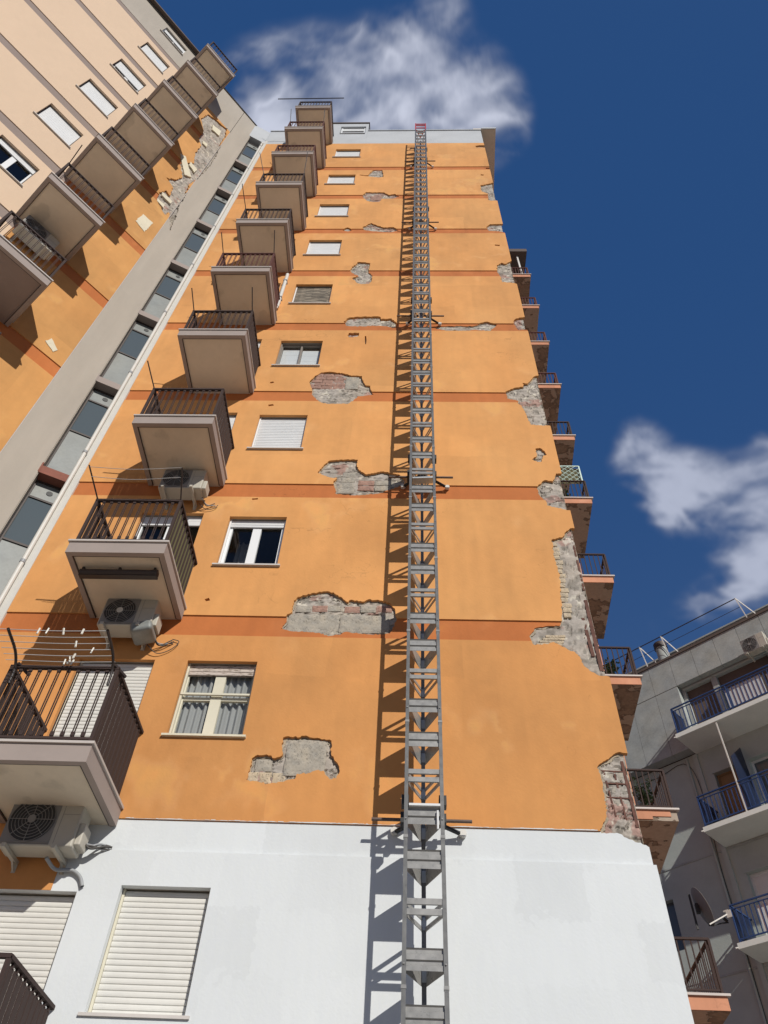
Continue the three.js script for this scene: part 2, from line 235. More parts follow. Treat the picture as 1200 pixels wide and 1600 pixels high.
// traced outlines of the fallen plaster, metres on the front
const DMG = {
A:[[-1.91,6.46],[-1.89,6.59],[-1.89,6.75],[-1.83,6.8],[-1.72,6.81],[-1.61,6.76],[-1.53,6.8],[-1.53,6.85],[-1.55,6.93],[-1.55,7.05],[-1.49,7.07],[-1.34,7.06],[-1.3,7.08],[-1.22,7.06],[-1.1,7.05],[-0.95,7.02],[-0.94,6.84],[-0.9,6.77],[-0.84,6.69],[-0.82,6.58],[-0.85,6.51],[-0.93,6.5],[-0.99,6.56],[-1.01,6.61],[-1.1,6.61],[-1.19,6.57],[-1.32,6.56],[-1.34,6.49],[-1.44,6.47],[-1.55,6.43],[-1.65,6.42],[-1.75,6.44]],
B:[[-1.83,8.83],[-1.77,8.96],[-1.77,9.09],[-1.71,9.14],[-1.71,9.27],[-1.71,9.36],[-1.66,9.44],[-1.46,9.52],[-1.26,9.56],[-1.14,9.54],[-1.0,9.43],[-0.91,9.35],[-0.87,9.4],[-0.7,9.36],[-0.62,9.41],[-0.42,9.39],[-0.31,9.35],[-0.22,9.21],[-0.19,9.06],[-0.23,8.91],[-0.29,8.78],[-0.43,8.76],[-0.67,8.76],[-0.89,8.8],[-1.01,8.74],[-1.15,8.71],[-1.27,8.77],[-1.44,8.78],[-1.68,8.79]],
C:[[-1.68,12.48],[-1.62,12.6],[-1.57,12.73],[-1.51,12.83],[-1.28,12.88],[-0.99,12.88],[-0.99,12.69],[-0.94,12.56],[-0.8,12.44],[-0.66,12.49],[-0.53,12.53],[-0.38,12.49],[-0.24,12.45],[-0.12,12.32],[-0.14,12.18],[-0.39,12.03],[-0.54,11.94],[-0.8,11.88],[-1.0,11.87],[-1.3,11.9],[-1.33,12.06],[-1.37,12.24],[-1.32,12.33],[-1.45,12.34],[-1.57,12.41]],
D:[[-2.17,15.62],[-2.07,15.88],[-1.95,16.02],[-1.76,16.05],[-1.47,15.98],[-1.28,15.89],[-1.08,15.88],[-1.06,15.71],[-0.99,15.51],[-0.89,15.48],[-0.88,15.35],[-0.8,15.16],[-1.11,15.1],[-1.2,14.94],[-1.29,14.78],[-1.47,14.78],[-1.7,14.77],[-1.85,14.81],[-1.98,15.02],[-2.06,15.13],[-2.1,15.39]],
E:[[-1.7,21.42],[-1.68,21.7],[-1.6,21.81],[-1.56,22.01],[-1.39,22.01],[-1.21,21.94],[-1.21,21.64],[-1.22,21.34],[-1.11,21.17],[-1.11,20.84],[-1.16,20.58],[-1.38,20.56],[-1.48,20.64],[-1.63,20.94],[-1.54,21.02],[-1.48,21.13],[-1.68,21.34]],
F:[[-1.66,18.43],[-1.54,18.64],[-1.21,18.69],[-0.82,18.69],[-0.79,18.56],[-0.67,18.57],[-0.53,18.59],[-0.42,18.41],[-0.4,18.21],[-0.52,18.18],[-0.62,18.22],[-0.93,18.25],[-1.22,18.22],[-1.43,18.22],[-1.59,18.25]],
F2:[[-1.52,17.73],[-1.5,17.84],[-1.26,17.85],[-1.27,17.69],[-1.38,17.61],[-1.48,17.62]],
F3:[[-1.12,17.69],[-1.09,17.69],[-1.07,17.5],[-1.07,17.29],[-1.09,17.29],[-1.11,17.5]],
F4:[[0.44,18.18],[0.8,18.25],[1.4,18.25],[1.63,18.4],[1.73,18.44],[1.95,18.32],[1.86,18.16],[1.76,18.0],[1.38,18.06],[1.04,17.96],[0.64,18.05]],
Gg:[[-1.63,29.94],[-1.54,30.29],[-1.5,30.42],[-1.18,30.42],[-1.12,29.59],[-1.27,29.51],[-1.56,29.6],[-1.77,29.67],[-1.96,29.76],[-1.96,29.86],[-1.78,29.75],[-1.65,29.79]],
H:[[-1.75,27.57],[-1.63,27.94],[-1.38,27.9],[-1.03,27.9],[-0.87,27.63],[-0.68,27.74],[-0.53,27.55],[-0.72,27.33],[-1.08,27.26],[-1.14,26.97],[-1.38,26.94],[-1.58,27.08],[-1.67,27.38]],
I:[[-1.57,24.65],[-1.46,24.84],[-1.32,25.03],[-1.15,24.84],[-0.92,24.65],[-0.63,24.68],[-0.47,24.46],[-0.75,24.31],[-1.26,24.4],[-1.49,24.5]],
I2:[[-2.16,24.47],[-2.08,24.61],[-2.01,24.66],[-1.94,24.6],[-1.87,24.47],[-1.99,24.39]],
J:[[2.24,6.75],[2.32,6.82],[2.43,6.89],[2.52,6.95],[2.59,6.94],[2.7,6.92],[2.74,6.55],[2.74,5.75],[2.6,5.81],[2.49,5.84],[2.43,5.87],[2.34,5.93],[2.14,5.93],[2.13,5.97],[2.18,6.05],[2.23,6.12],[2.25,6.2],[2.24,6.27],[2.25,6.37],[2.26,6.51],[2.25,6.6],[2.24,6.68]],
K:[[2.75,11.07],[2.57,11.06],[2.49,10.99],[2.41,10.84],[2.23,10.78],[2.21,10.45],[2.23,10.17],[2.24,9.95],[2.22,9.77],[2.19,9.45],[2.17,9.21],[2.14,9.05],[2.11,8.98],[1.89,8.96],[1.76,8.93],[1.7,8.84],[1.66,8.78],[1.69,8.61],[1.87,8.62],[1.98,8.66],[2.04,8.62],[2.15,8.53],[2.24,8.49],[2.3,8.4],[2.32,8.27],[2.39,8.17],[2.47,8.11],[2.56,8.09],[2.75,8.08]],
L:[[2.75,15.93],[2.57,15.93],[2.5,15.85],[2.37,15.61],[2.27,15.63],[2.27,15.49],[2.06,15.42],[1.88,15.28],[1.91,15.04],[2.11,14.97],[2.08,14.86],[2.16,14.72],[2.2,14.51],[2.23,14.24],[2.26,14.07],[2.57,14.04],[2.75,14.04]],
Mm:[[2.25,13.26],[2.34,13.3],[2.41,13.21],[2.44,13.08],[2.38,13.06],[2.32,12.87],[2.25,12.86],[2.16,12.94],[2.26,13.06]],
N:[[2.15,12.13],[2.21,12.21],[2.32,12.33],[2.45,12.29],[2.53,12.52],[2.75,12.52],[2.75,11.5],[2.57,11.51],[2.48,11.56],[2.26,11.63],[2.26,11.74],[2.17,11.94]],
O:[[2.21,21.8],[2.33,21.97],[2.45,21.9],[2.62,22.1],[2.78,22.1],[2.78,20.59],[2.66,20.59],[2.52,20.65],[2.25,20.71],[2.25,21.01],[2.18,21.39]],
P:[[2.34,18.46],[2.42,18.61],[2.61,18.69],[2.75,18.69],[2.75,18.02],[2.57,18.07],[2.41,18.07],[2.35,18.31]],
Q:[[2.18,28.6],[2.45,28.76],[2.65,28.91],[2.81,28.91],[2.76,27.04],[2.45,27.04],[2.34,27.13],[2.38,27.71],[2.18,28.0]],
R:[[2.11,24.67],[2.24,24.91],[2.75,24.95],[2.75,24.2],[2.46,24.39],[2.18,24.43]],
S:[[2.27,33.4],[2.44,33.5],[2.81,33.5],[2.82,33.15],[2.31,33.2]],
t1:[[2.27,29.82],[2.37,29.79],[2.36,29.68],[2.26,29.7]], t2:[[2.26,23.29],[2.41,23.26],[2.39,23.17],[2.27,23.2]], t3:[[2.51,30.65],[2.75,30.65],[2.75,30.48],[2.48,30.53]],
u1:[[-3.0,15.6],[-2.93,15.63],[-2.9,15.58],[-2.97,15.55]], u2:[[-2.9,14.72],[-2.8,14.74],[-2.78,14.69],[-2.88,14.66]], u3:[[-3.03,9.36],[-2.97,9.39],[-2.94,9.34],[-3.0,9.32]], u4:[[-2.72,11.73],[-2.62,11.74],[-2.62,11.70],[-2.72,11.69]] };
function roughen(poly, seed, step = .03, amp = .011) { const r = mulberry(seed), out = []; for (let i = 0; i < poly.length; i++) { const a = poly[i], b = poly[(i + 1) % poly.length], L = Math.hypot(b[0] - a[0], b[1] - a[1]), n = Math.max(1, Math.round(L / step)); out.push(a); const nx = -(b[1] - a[1]) / L, ny = (b[0] - a[0]) / L; for (let k = 1; k < n; k++) { const t = k / n, d = (r() - .5) * 2 * amp; out.push([lerp(a[0], b[0], t) + nx * d, lerp(a[1], b[1], t) + ny * d]); } } return out; }
const shapeOf = p => new THREE.Shape(p.map(q => new THREE.Vector2(q[0], q[1])));
const rectShape = (x0, x1, y0, y1) => shapeOf([[x0, y0], [x1, y0], [x1, y1], [x0, y1]]);
const ev = new Evaluator(); ev.attributes = ['position', 'normal']; ev.useGroups = false;
function slabWithHoles(x0, x1, y0, y1, z0, z1, rects, cuts) { // plaster sheet: rect holes + broken areas
  const s = rectShape(x0, x1, y0, y1);
  for (const [a, b, c, d] of rects) { const c1 = Math.max(c, y0 + .002), d1 = Math.min(d, y1 - .002); if (d1 - c1 > .01 && a > x0 && b < x1) s.holes.push(new THREE.Path([[a, c1], [a, d1], [b, d1], [b, c1]].map(q => new THREE.Vector2(...q)))); }
  let g = new THREE.ExtrudeGeometry(s, { depth: z1 - z0, bevelEnabled: false }); g.translate(0, 0, z0); g.deleteAttribute('uv');
  const mine = cuts.filter(p => { let ax = 1e9, bx = -1e9, ay = 1e9, by = -1e9; for (const q of p) { ax = Math.min(ax, q[0]); bx = Math.max(bx, q[0]); ay = Math.min(ay, q[1]); by = Math.max(by, q[1]); } return ax < x1 && bx > x0 && ay < y1 && by > y0; });
  if (mine.length) { let br = new Brush(g); br.updateMatrixWorld(); for (const p of mine) { const c = new THREE.ExtrudeGeometry(shapeOf(p), { depth: z1 - z0 + .1, bevelEnabled: false }); c.translate(0, 0, z0 - .047); c.deleteAttribute('uv'); const cb = new Brush(c); cb.updateMatrixWorld(); br = ev.evaluate(br, cb, SUBTRACTION); br.updateMatrixWorld(); } g = br.geometry; }
  const q = new THREE.BufferGeometry(); const src = g.index ? g.toNonIndexed() : g; const dr = src.drawRange && isFinite(src.drawRange.count) ? src.drawRange.count : src.attributes.position.count;
  q.setAttribute('position', new THREE.Float32BufferAttribute(Array.from(src.attributes.position.array.slice(0, dr * 3)), 3)); q.computeVertexNormals(); return boxUV(q);
}
function polyDist(p, x, y) { let ins = false, d = 1e9; for (let i = 0, j = p.length - 1; i < p.length; j = i++) { const [xi, yi] = p[i], [xj, yj] = p[j]; if ((yi > y) !== (yj > y) && x < (xj - xi) * (y - yi) / (yj - yi) + xi) ins = !ins; const dx = xj - xi, dy = yj - yi, t = clamp(((x - xi) * dx + (y - yi) * dy) / (dx * dx + dy * dy || 1e-9)); d = Math.min(d, Math.hypot(x - xi - dx * t, y - yi - dy * t)); } return ins ? d : -d; }
// broken masonry showing where plaster fell: displaced grid, colour by what the lumps are
function rubble(poly, seed, o = {}) {
  const xm = o.xmax ?? 1e9; let ax = 1e9, bx = -1e9, ay = 1e9, by = -1e9; for (const q of poly) { ax = Math.min(ax, q[0]); bx = Math.max(bx, q[0]); ay = Math.min(ay, q[1]); by = Math.max(by, q[1]); } ax -= .03; bx = Math.min(bx + .03, xm); ay -= .03; by += .03;
  const cx = clamp((bx - ax) / 70, .010, .03), nx = Math.ceil((bx - ax) / cx), ny = Math.ceil((by - ay) / clamp((by - ay) / 90, .012, .04));
  const P = [], C = [], I = [], z0 = o.z ?? -.058;
  for (let j = 0; j <= ny; j++) for (let i = 0; i <= nx; i++) {
    const x = lerp(ax, bx, i / nx), y = lerp(ay, by, j / ny), d = polyDist(poly, x, y), s = seed * 3.7;
    const big = fbm(x * 4 + s, y * 5 + s, 3), cr = fbm(x * 14 + s, y * 14, 4), lay = vn(x * 2.2 + s, y * 16 + s), crk = Math.abs(fbm(x * 5 + s * 2, y * 9 + s, 4) - .5);
    let h = .010 + .024 * (big - .4) + .016 * (cr - .5) + .010 * (lay > .55 ? 1 : 0) - (crk < .02 ? .03 : 0);
    h = clamp(h, -.03, .022) * sst(0, .04, d);
    P.push(x, y, d < -.012 ? z0 - .01 : z0 + h);
    const red = (o.red ?? .2), isR = sst(.72 - red, .78 - red, fbm(x * 3.3 + s * 1.3, y * 4.1 + s, 4)), wh = sst(.68, .74, fbm(x * 11 + s, y * 9 + 4, 3)), dk = sst(.62, .72, fbm(x * 7 + s + 50, y * 8, 3));
    let c = [.485, .43, .37]; const g = .78 + .5 * cr; c = c.map(v => v * g); const rr = [.46, .27, .22].map(v => v * (.7 + .6 * cr)); c = c.map((v, k) => lerp(v, rr[k], isR * .8)); c = c.map((v, k) => lerp(v, [.80, .73, .60][k], wh * .8)); c = c.map((v, k) => lerp(v, [.16, .145, .12][k], dk * .55)); C.push(...c);
  }
  for (let j = 0; j < ny; j++) for (let i = 0; i < nx; i++) { const a = j * (nx + 1) + i; I.push(a, a + 1, a + nx + 2, a, a + nx + 2, a + nx + 1); }
  const g = new THREE.BufferGeometry(); g.setAttribute('position', new THREE.Float32BufferAttribute(P, 3)); g.setAttribute('color', new THREE.Float32BufferAttribute(C, 3)); g.setIndex(I); g.computeVertexNormals(); return boxUV(g);
}
const cuts = Object.entries(DMG).map(([k, p], i) => { const hi = p[0][1] > 17; return roughen(p, 100 + i, hi ? .05 : .028, p.length < 7 && k !== 'F2' ? .003 : (hi ? .02 : .012)); });

// openings of the front
const WIN = []; for (let n = -1; n <= 8; n++) { const b = B(n); const top = n < 0 ? 2.35 : n === 0 ? 2.27 : n === 8 ? 2.30 : 2.2, bot = n < 0 ? 1.17 : n === 0 ? 1.10 : n === 8 ? 1.2 : n === 7 ? 1.1 : 1.04; WIN.push([n, -2.99 - (n > 3 ? .06 : .02), -2.06 - (n > 3 ? .04 : 0), b + bot, b + top]); }
const DOOR = []; for (let n = -1; n <= 8; n++) DOOR.push([n, -4.5, -3.46, B(n) + .12, B(n) + 2.27]);
const rects = [...WIN, ...DOOR].map(w => w.slice(1));
{ // masonry core with the same openings
  const s = rectShape(XL, XR - .04, 0, 35.3); for (const [a, b, c, d] of rects) s.holes.push(new THREE.Path([[a, c], [a, d], [b, d], [b, c]].map(q => new THREE.Vector2(...q))));
  const g = new THREE.ExtrudeGeometry(s, { depth: .24, bevelEnabled: false }); g.translate(0, 0, -.30); boxUV(g); mesh('masonry_wall', g, M.core, main);
  // rest of the shell
  mesh('side_wall', new G().box(2.31, XR - .041, 0, 35.7, -7.5, -.301).box(2.584, XR + .01, 0, 5.57, -7.5, -.302), M.salmon, main);
  mesh('inner_wall', new G().box(XL + .02, XL + .2, 0, 35.7, -7.5, -.301).box(XL + .2, 2.31, 0, 35.7, -2.6, -2.45), M.room, main);
  const fl = new G(); for (let n = -1; n <= 9; n++) fl.box(XL + .2, 2.31, B(n) - .2, B(n) + .02, -2.44, -.301); mesh('floor_slab', fl, M.room, main);
  mesh('rear_wall', new G().box(XL, 2.6, 0, 35.7, -7.8, -7.5), M.salmon, main);
}
for (let n = 0; n <= 8; n++) { // plaster, one sheet per storey, and the sunk band under it
  mesh('plaster_panel', slabWithHoles(XL + .12, XR, B(n), n === 8 ? B(9) - .02 : B(n + 1) - .38, -.059, 0, rects, cuts), n === 0 ? M.frontDimmed : M.front, main);
  if (n > 0) mesh('plaster_band', slabWithHoles(XL + .12, XR - .002, B(n) - .378, B(n) - .002, -.059, -.022, [], cuts), M.band, main);
}
mesh('corner_strip', new G().box(XL - .01, XL + .118, 0, 34.2, -.059, .012), M.pipeWhite, main);
mesh('white_plaster', slabWithHoles(XL + .12, XR + .022, 0, 5.575, -.059, .02, rects, []), M.whiteWall, main);
mesh('plaster_remnant', new G().box(-5.4, -3.74, 5.125, 5.572, .021, .026).box(-5.4, -3.78, 5.58, 5.93, -.014, -.008), M.frontDimmed, main);
mesh('white_band', slabWithHoles(XL + .12, XR, 5.577, B(0) - .004, -.059, -.016, [], cuts), M.whiteWall, main);
mesh('parapet', new G().box(XL, -3.581, B(9) + .02, 35.74, -.059, -.02).box(-1.979, XR, B(9) + .02, 35.74, -.059, -.02).box(-3.579, -1.981, B(9) + .02, 35.3, -.059, -.02).box(XL, -3.6, 35.74, 35.80, -.5, .02).box(-1.96, XR + .02, 35.74, 35.80, -.5, .02), M.roofWhite, main);
mesh('parapet_groove', new G().box(XL + .12, XR - .01, B(9) - .02, B(9) + .02, -.059, -.045), M.roof, main);
Object.entries(DMG).forEach(([k, p], i) => { if (p.length < 6 || k === 'F3') return; const o = mesh('bare_masonry', rubble(cuts[i], i + 2, { red: { D: .06, K: .10, J: .2, H: .25, A: .1 }[k] ?? .11, xmax: XR - .042 }), M.rubble, main); if (k === 'A') o.userData.label = 'bare masonry where plaster fell beside the lowest curtained window'; });
function offsetPoly(p, f) { const n = p.length; let A = 0; for (let i = 0; i < n; i++) { const a = p[i], b = p[(i + 1) % n]; A += a[0] * b[1] - b[0] * a[1]; } const sg = A > 0 ? 1 : -1; return p.map((q, i) => { const a = p[(i + n - 2) % n], b = p[(i + 2) % n], dx = b[0] - a[0], dy = b[1] - a[1], l = Math.hypot(dx, dy) || 1, d = f(q, i); return [q[0] - sg * dy / l * d, q[1] + sg * dx / l * d]; }); }
Object.entries(DMG).forEach(([k, p], i) => { if (p.length < 9 || 'F3'.includes(k)) return; const hi = p[0][1] > 17 ? 1.5 : 1; // torn lip of the base coat inside each hole
  const c = cuts[i], out = offsetPoly(c, () => -.012), inn = offsetPoly(c, q => hi * (.004 + .034 * sst(.42, .75, fbm(q[0] * 7 + i, q[1] * 7, 3)) + .010 * fbm(q[0] * 40, q[1] * 40, 2))); const s = shapeOf(out.map(q => [Math.min(q[0], XR - .045), q[1]])); s.holes.push(new THREE.Path(inn.map(q => new THREE.Vector2(Math.min(q[0], XR - .05), q[1])))); const g = new THREE.ExtrudeGeometry(s, { depth: .024, bevelEnabled: false }); g.translate(0, 0, -.062); boxUV(g); mesh('torn_base_coat', g, M.baseCoat, main); });
{ // bricks and blocks that show in the holes
  let bk = 0; const put = (m, x0, x1, y0, y1, z1, n = 'brick') => { const w = x1 - x0, h = y1 - y0, nx = Math.max(2, Math.round(w / .022)), ny = Math.max(2, Math.round(h / .022)), g = new THREE.BoxGeometry(w, h, .1, nx, ny, 1), P = g.attributes.position; bk++; for (let i = 0; i < P.count; i++) { const x = P.getX(i), y = P.getY(i), e = Math.min(w / 2 - Math.abs(x), h / 2 - Math.abs(y)); if (P.getZ(i) > 0) P.setZ(i, .05 - .010 * fbm(x * 16 + bk * 9, y * 16, 3) - .008 * (1 - sst(0, .03, e)) - .006 * sst(.55, .7, fbm(x * 7 + bk * 3, y * 7, 3))); P.setX(i, x + .010 * (fbm(y * 18 + bk, bk * 3.1, 2) - .5)); P.setY(i, y + .010 * (fbm(x * 18 + bk * 2, bk * 5.3, 2) - .5)); } g.translate((x0 + x1) / 2, (y0 + y1) / 2, z1 - .034); g.computeVertexNormals(); boxUV(g); return mesh(n, g, m, main); };
  for (let r = 0; r < 5; r++) for (let c = 0; c < 3; c++) put(M.brick, -2.12 + c * .225 + (r % 2) * .06, -1.905 + c * .225 + (r % 2) * .06, 15.40 + r * .122, 15.51 + r * .122, -.030 - .004 * ((r * 3 + c) % 3));
  put(M.brickGrey, -1.41, -1.14, 15.38, 15.86, -.026, 'concrete_block');
  for (let c = 0; c < 3; c++) put(M.brickPale, -1.93 + c * .16, -1.78 + c * .16, 6.44, 6.585, -.034 - .003 * c);
  put(M.brickGrey, -1.49, -1.00, 6.55, 7.04, -.030, 'concrete_block');
  put(M.brickGrey, -1.84, -1.64, 6.60, 6.76, -.036, 'concrete_block');
  for (let c = 0; c < 6; c++) put(c % 2 ? M.brick : M.brickGrey, -1.66 + c * .235, -1.44 + c * .235, 9.17 + (c % 3) * .01, 9.29 + (c % 3) * .01, -.032 - .005 * (c % 2));
  put(M.brickGrey, -1.75, -1.02, 8.76, 9.13, -.040, 'concrete_beam'); put(M.brickGrey, -1.005, -.3, 8.79, 9.12, -.036, 'concrete_beam');
  for (let r = 0; r < 4; r++) put(M.brickGrey, -1.29 + .02 * r, -1.0, 11.93 + r * .155, 12.07 + r * .155, -.034 - .005 * (r % 2)); for (let r = 0; r < 2; r++) for (let c = 0; c < 2; c++) put(c ? M.brickGrey : M.brick, -.94 + c * .3, -.66 + c * .3, 12.02 + r * .15, 12.15 + r * .15, -.036);
  put(M.brick, -1.46, -1.1, 27.2, 27.62, -.034);
  for (let r = 0; r < 4; r++) put(M.brickPale, 1.74 + r * .05, 2.1 + r * .02, 8.62 + r * .05, 8.66 + r * .05, -.030);
  for (let r = 0; r < 16; r++) put(M.brickPale, 2.2, 2.3 + .02 * (r % 3), 9.15 + r * .1, 9.235 + r * .1, -.030 - .004 * (r % 3));
  const rb = (p, q, w) => mesh('rebar', new G().bar(p, q, w, .014), M.rebar, main);
  rb([2.46, 9.15, -.044], [2.49, 8.45, -.042], .045); rb([2.555, 9.5, -.042], [2.56, 8.2, -.042], .05); rb([2.42, 8.78, -.046], [2.57, 8.76, -.046], .016); rb([2.565, 10.9, -.046], [2.568, 9.7, -.044], .03);
  rb([2.31, 6.72, -.046], [2.345, 6.14, -.044], .02); rb([2.43, 6.72, -.046], [2.455, 6.1, -.044], .022); rb([2.55, 6.85, -.042], [2.56, 6.02, -.042], .035);
  for (const y of [6.72, 6.56, 6.38]) rb([2.28, y, -.047], [2.575, y - .01, -.046], .018);
  for (const [x0, x1, y] of [[2.31, 2.41, 6.58], [2.45, 2.54, 6.6], [2.33, 2.42, 6.41], [2.46, 2.545, 6.42], [2.36, 2.43, 6.25], [2.47, 2.55, 6.24]]) put(M.brickGrey, x0, x1, y, y + .10, -.044, 'rough_block');
}
{ // loose crumbs of white render along the change of colour
  const r = mulberry(5), g = new G(); for (let i = 0; i < 90; i++) { const x = -3.2 + r() * 5.2; if (fbm(x * 3, 1, 2) < .5) continue; const w = .01 + r() * .05; g.box(x, x + w, B(0) + .002, B(0) + .004 + r() * .007, .001, .003 + r() * .003); } mesh('render_edge', g, M.screed, main).userData.kind = 'stuff'; const top = [], N = 420; for (let i = 0; i <= N; i++) { const x = -3.2 + 5.3 * i / N; top.push([x, B(0) + .003 + .022 * Math.max(0, fbm(x * 3 + 4, 2, 2) - .42) + .018 * Math.max(0, fbm(x * 22, 7, 3) - .52)]); } const sh = shapeOf([[-3.2, B(0) + .0005], ...top, [2.1, B(0) + .0005]].reverse()); const eg = new THREE.ExtrudeGeometry(sh, { depth: .002, bevelEnabled: false }); eg.translate(0, 0, .0005); boxUV(eg); mesh('paint_edge', eg, M.whiteWall, main);
}
// rear wing seen past the right corner
{
  mesh('rear_wing_wall', new G().box(1.5, 4.95, 0, 36.6, -12, -7.5), M.salmon, main);
  mesh('rear_wing_roof', new G().box(2.0, 5.15, 36.6, 36.9, -12, -5.35), M.roof, main);
  mesh('loggia_screen', new G().box(2.7, 4.9, 34.2, 36.6, -7.45, -6.9), M.frameDark, main);
  mesh('loggia_post', new G().bar([4.75, 34.05, -5.6], [4.72, 36.6, -5.6], .07), M.pipeWhite, main);
  mesh('roof_eave', new G().hexa([[XR - .3, 35.80, .02], [3.24, 35.80, .02], [3.42, 35.80, -4], [XR - .3, 35.80, -4], [XR - .3, 35.90, .02], [3.24, 35.90, .02], [3.42, 35.90, -4], [XR - .3, 35.90, -4]]), M.soffit, main);
  mesh('eave_edge', new G().box(XR + .03, 3.25, 35.79, 35.93, .022, .05), M.roofWhite, main);
  for (let n = 0; n <= 9; n++) {
    const b = B(n), y0 = b, y1 = b + .2, xo = 5.02;
    const slab = mesh('balcony', new G().hexa([[2.64, y0, -5.42], [xo, y0, -5.42], [xo + .1, y0, -7.5], [2.64, y0, -7.5], [2.64, y1 - .002, -5.42], [xo, y1 - .002, -5.42], [xo + .1, y1 - .002, -7.5], [2.64, y1 - .002, -7.5]]).build(), M.peel, main); shiftUV(slab.geometry, n);
    mesh('slab_edge', n === 1 ? new G().box(2.64, 4.55, y0 + .02, y1 - .004, -5.419, -5.40).box(4.55, 4.9, y0 + .08, y1 - .004, -5.419, -5.402) : new G().box(2.64, xo, y0 + .005, y1 - .004, -5.419, -5.40), M.salmon, slab);
    mesh('edge_cap', new G().box(2.64, xo + .05, y1, y1 + .035, -7.45, -5.36), M.cap, slab);
    const yr = y1 + .86, f = new G(); f.bar([2.7, yr, -5.45], [xo - .04, yr, -5.45], .05, .035).bar([xo - .04, yr, -5.45], [xo + .05, yr, -7.45], .05, .035).bar([2.7, y1 + .1, -5.45], [xo - .04, y1 + .1, -5.45], .025).bar([xo - .04, y1 + .1, -5.45], [xo + .05, y1 + .1, -7.45], .025); f.bar([xo - .04, y1 + .03, -5.45], [xo - .04, yr, -5.45], .04);
    mesh('railing_frame', f, n > 5 ? M.railRed : M.rail, slab);
    for (let i = 0; i < 19; i++) { const x = 2.8 + i * .118; mesh('baluster', new G().bar([x, y1 + .1, -5.45], [x, yr, -5.45], .022, .012), n > 5 ? M.railRed : M.rail, slab); }
    const sg = new G(); for (let i = 1; i < 17; i++) { const t = i / 17; sg.bar([xo - .04 + .09 * t, y1 + .1, -5.45 - 2 * t], [xo - .04 + .09 * t, yr, -5.45 - 2 * t], .012, .022); } mesh('side_balusters', sg, n > 5 ? M.railRed : M.rail, slab);
    if (n === 4) { const l = new G(), x0 = 3.9, x1 = 4.93, ya = yr + .02, yb = yr + .75; for (const [p, q] of [[[x0, ya], [x1, ya]], [[x0, yb], [x1, yb]], [[x0, ya], [x0, yb]], [[x1, ya], [x1, yb]]]) l.bar([...p, -5.47], [...q, -5.47], .035, .03); for (let k = -4; k < 8; k++) { const c = x0 + k * .2; const A = (x, y) => [clamp(x, x0, x1), y]; for (const s of [1, -1]) { const h = yb - ya; let xs = c, xe = c + h * s; let t0 = 0, t1 = 1; if (s > 0) { t0 = clamp((x0 - xs) / h); t1 = clamp((x1 - xs) / h); } else { t0 = clamp((xs - x1) / h); t1 = clamp((xs - x0) / h); } if (t1 - t0 > .05) l.bar([xs + s * h * t0, ya + h * t0, -5.47 + .006 * s], [xs + s * h * t1, ya + h * t1, -5.47 + .006 * s], .022, .01); } } mesh('trellis_screen', l, M.lattice, slab); mesh('trellis_backing', new G().box(x0, x1, ya, yb, -5.56, -5.55), M.screenOlive, slab); }
  }
}
// roller shutter: curved slats stacked
function slatGeo(x0, x1, y, h, z) { const g = new G(), pr = [[0, -.003], [.10, .003], [.35, .006], [.65, .006], [.90, .003], [1, -.003]]; for (let i = 0; i < pr.length - 1; i++) g.quad(V(x0, y + pr[i][0] * h, z + pr[i][1]), V(x1, y + pr[i][0] * h, z + pr[i][1]), V(x1, y + pr[i + 1][0] * h, z + pr[i + 1][1]), V(x0, y + pr[i + 1][0] * h, z + pr[i + 1][1])); return g; }
function shutter(win, x0, x1, y0, y1, z, m, single, h = .055) { const n = Math.max(1, Math.round((y1 - y0) / h)), hh = (y1 - y0) / n; if (single) { for (let i = 0; i < n; i++) mesh('slat', slatGeo(x0, x1, y0 + i * hh, hh * .97, z), m, win); } else { const g = new G(); for (let i = 0; i < n; i++) g.box(x0, x1, y0 + i * hh + .001, y0 + (i + 1) * hh, z - .012, z + (i % 2 ? .001 : .0025)); mesh('shutter', g, m, win); } mesh('shutter_back', new G().box(x0, x1, y0 + .002, y1 - .002, z - .03, z - .02), m, win); }
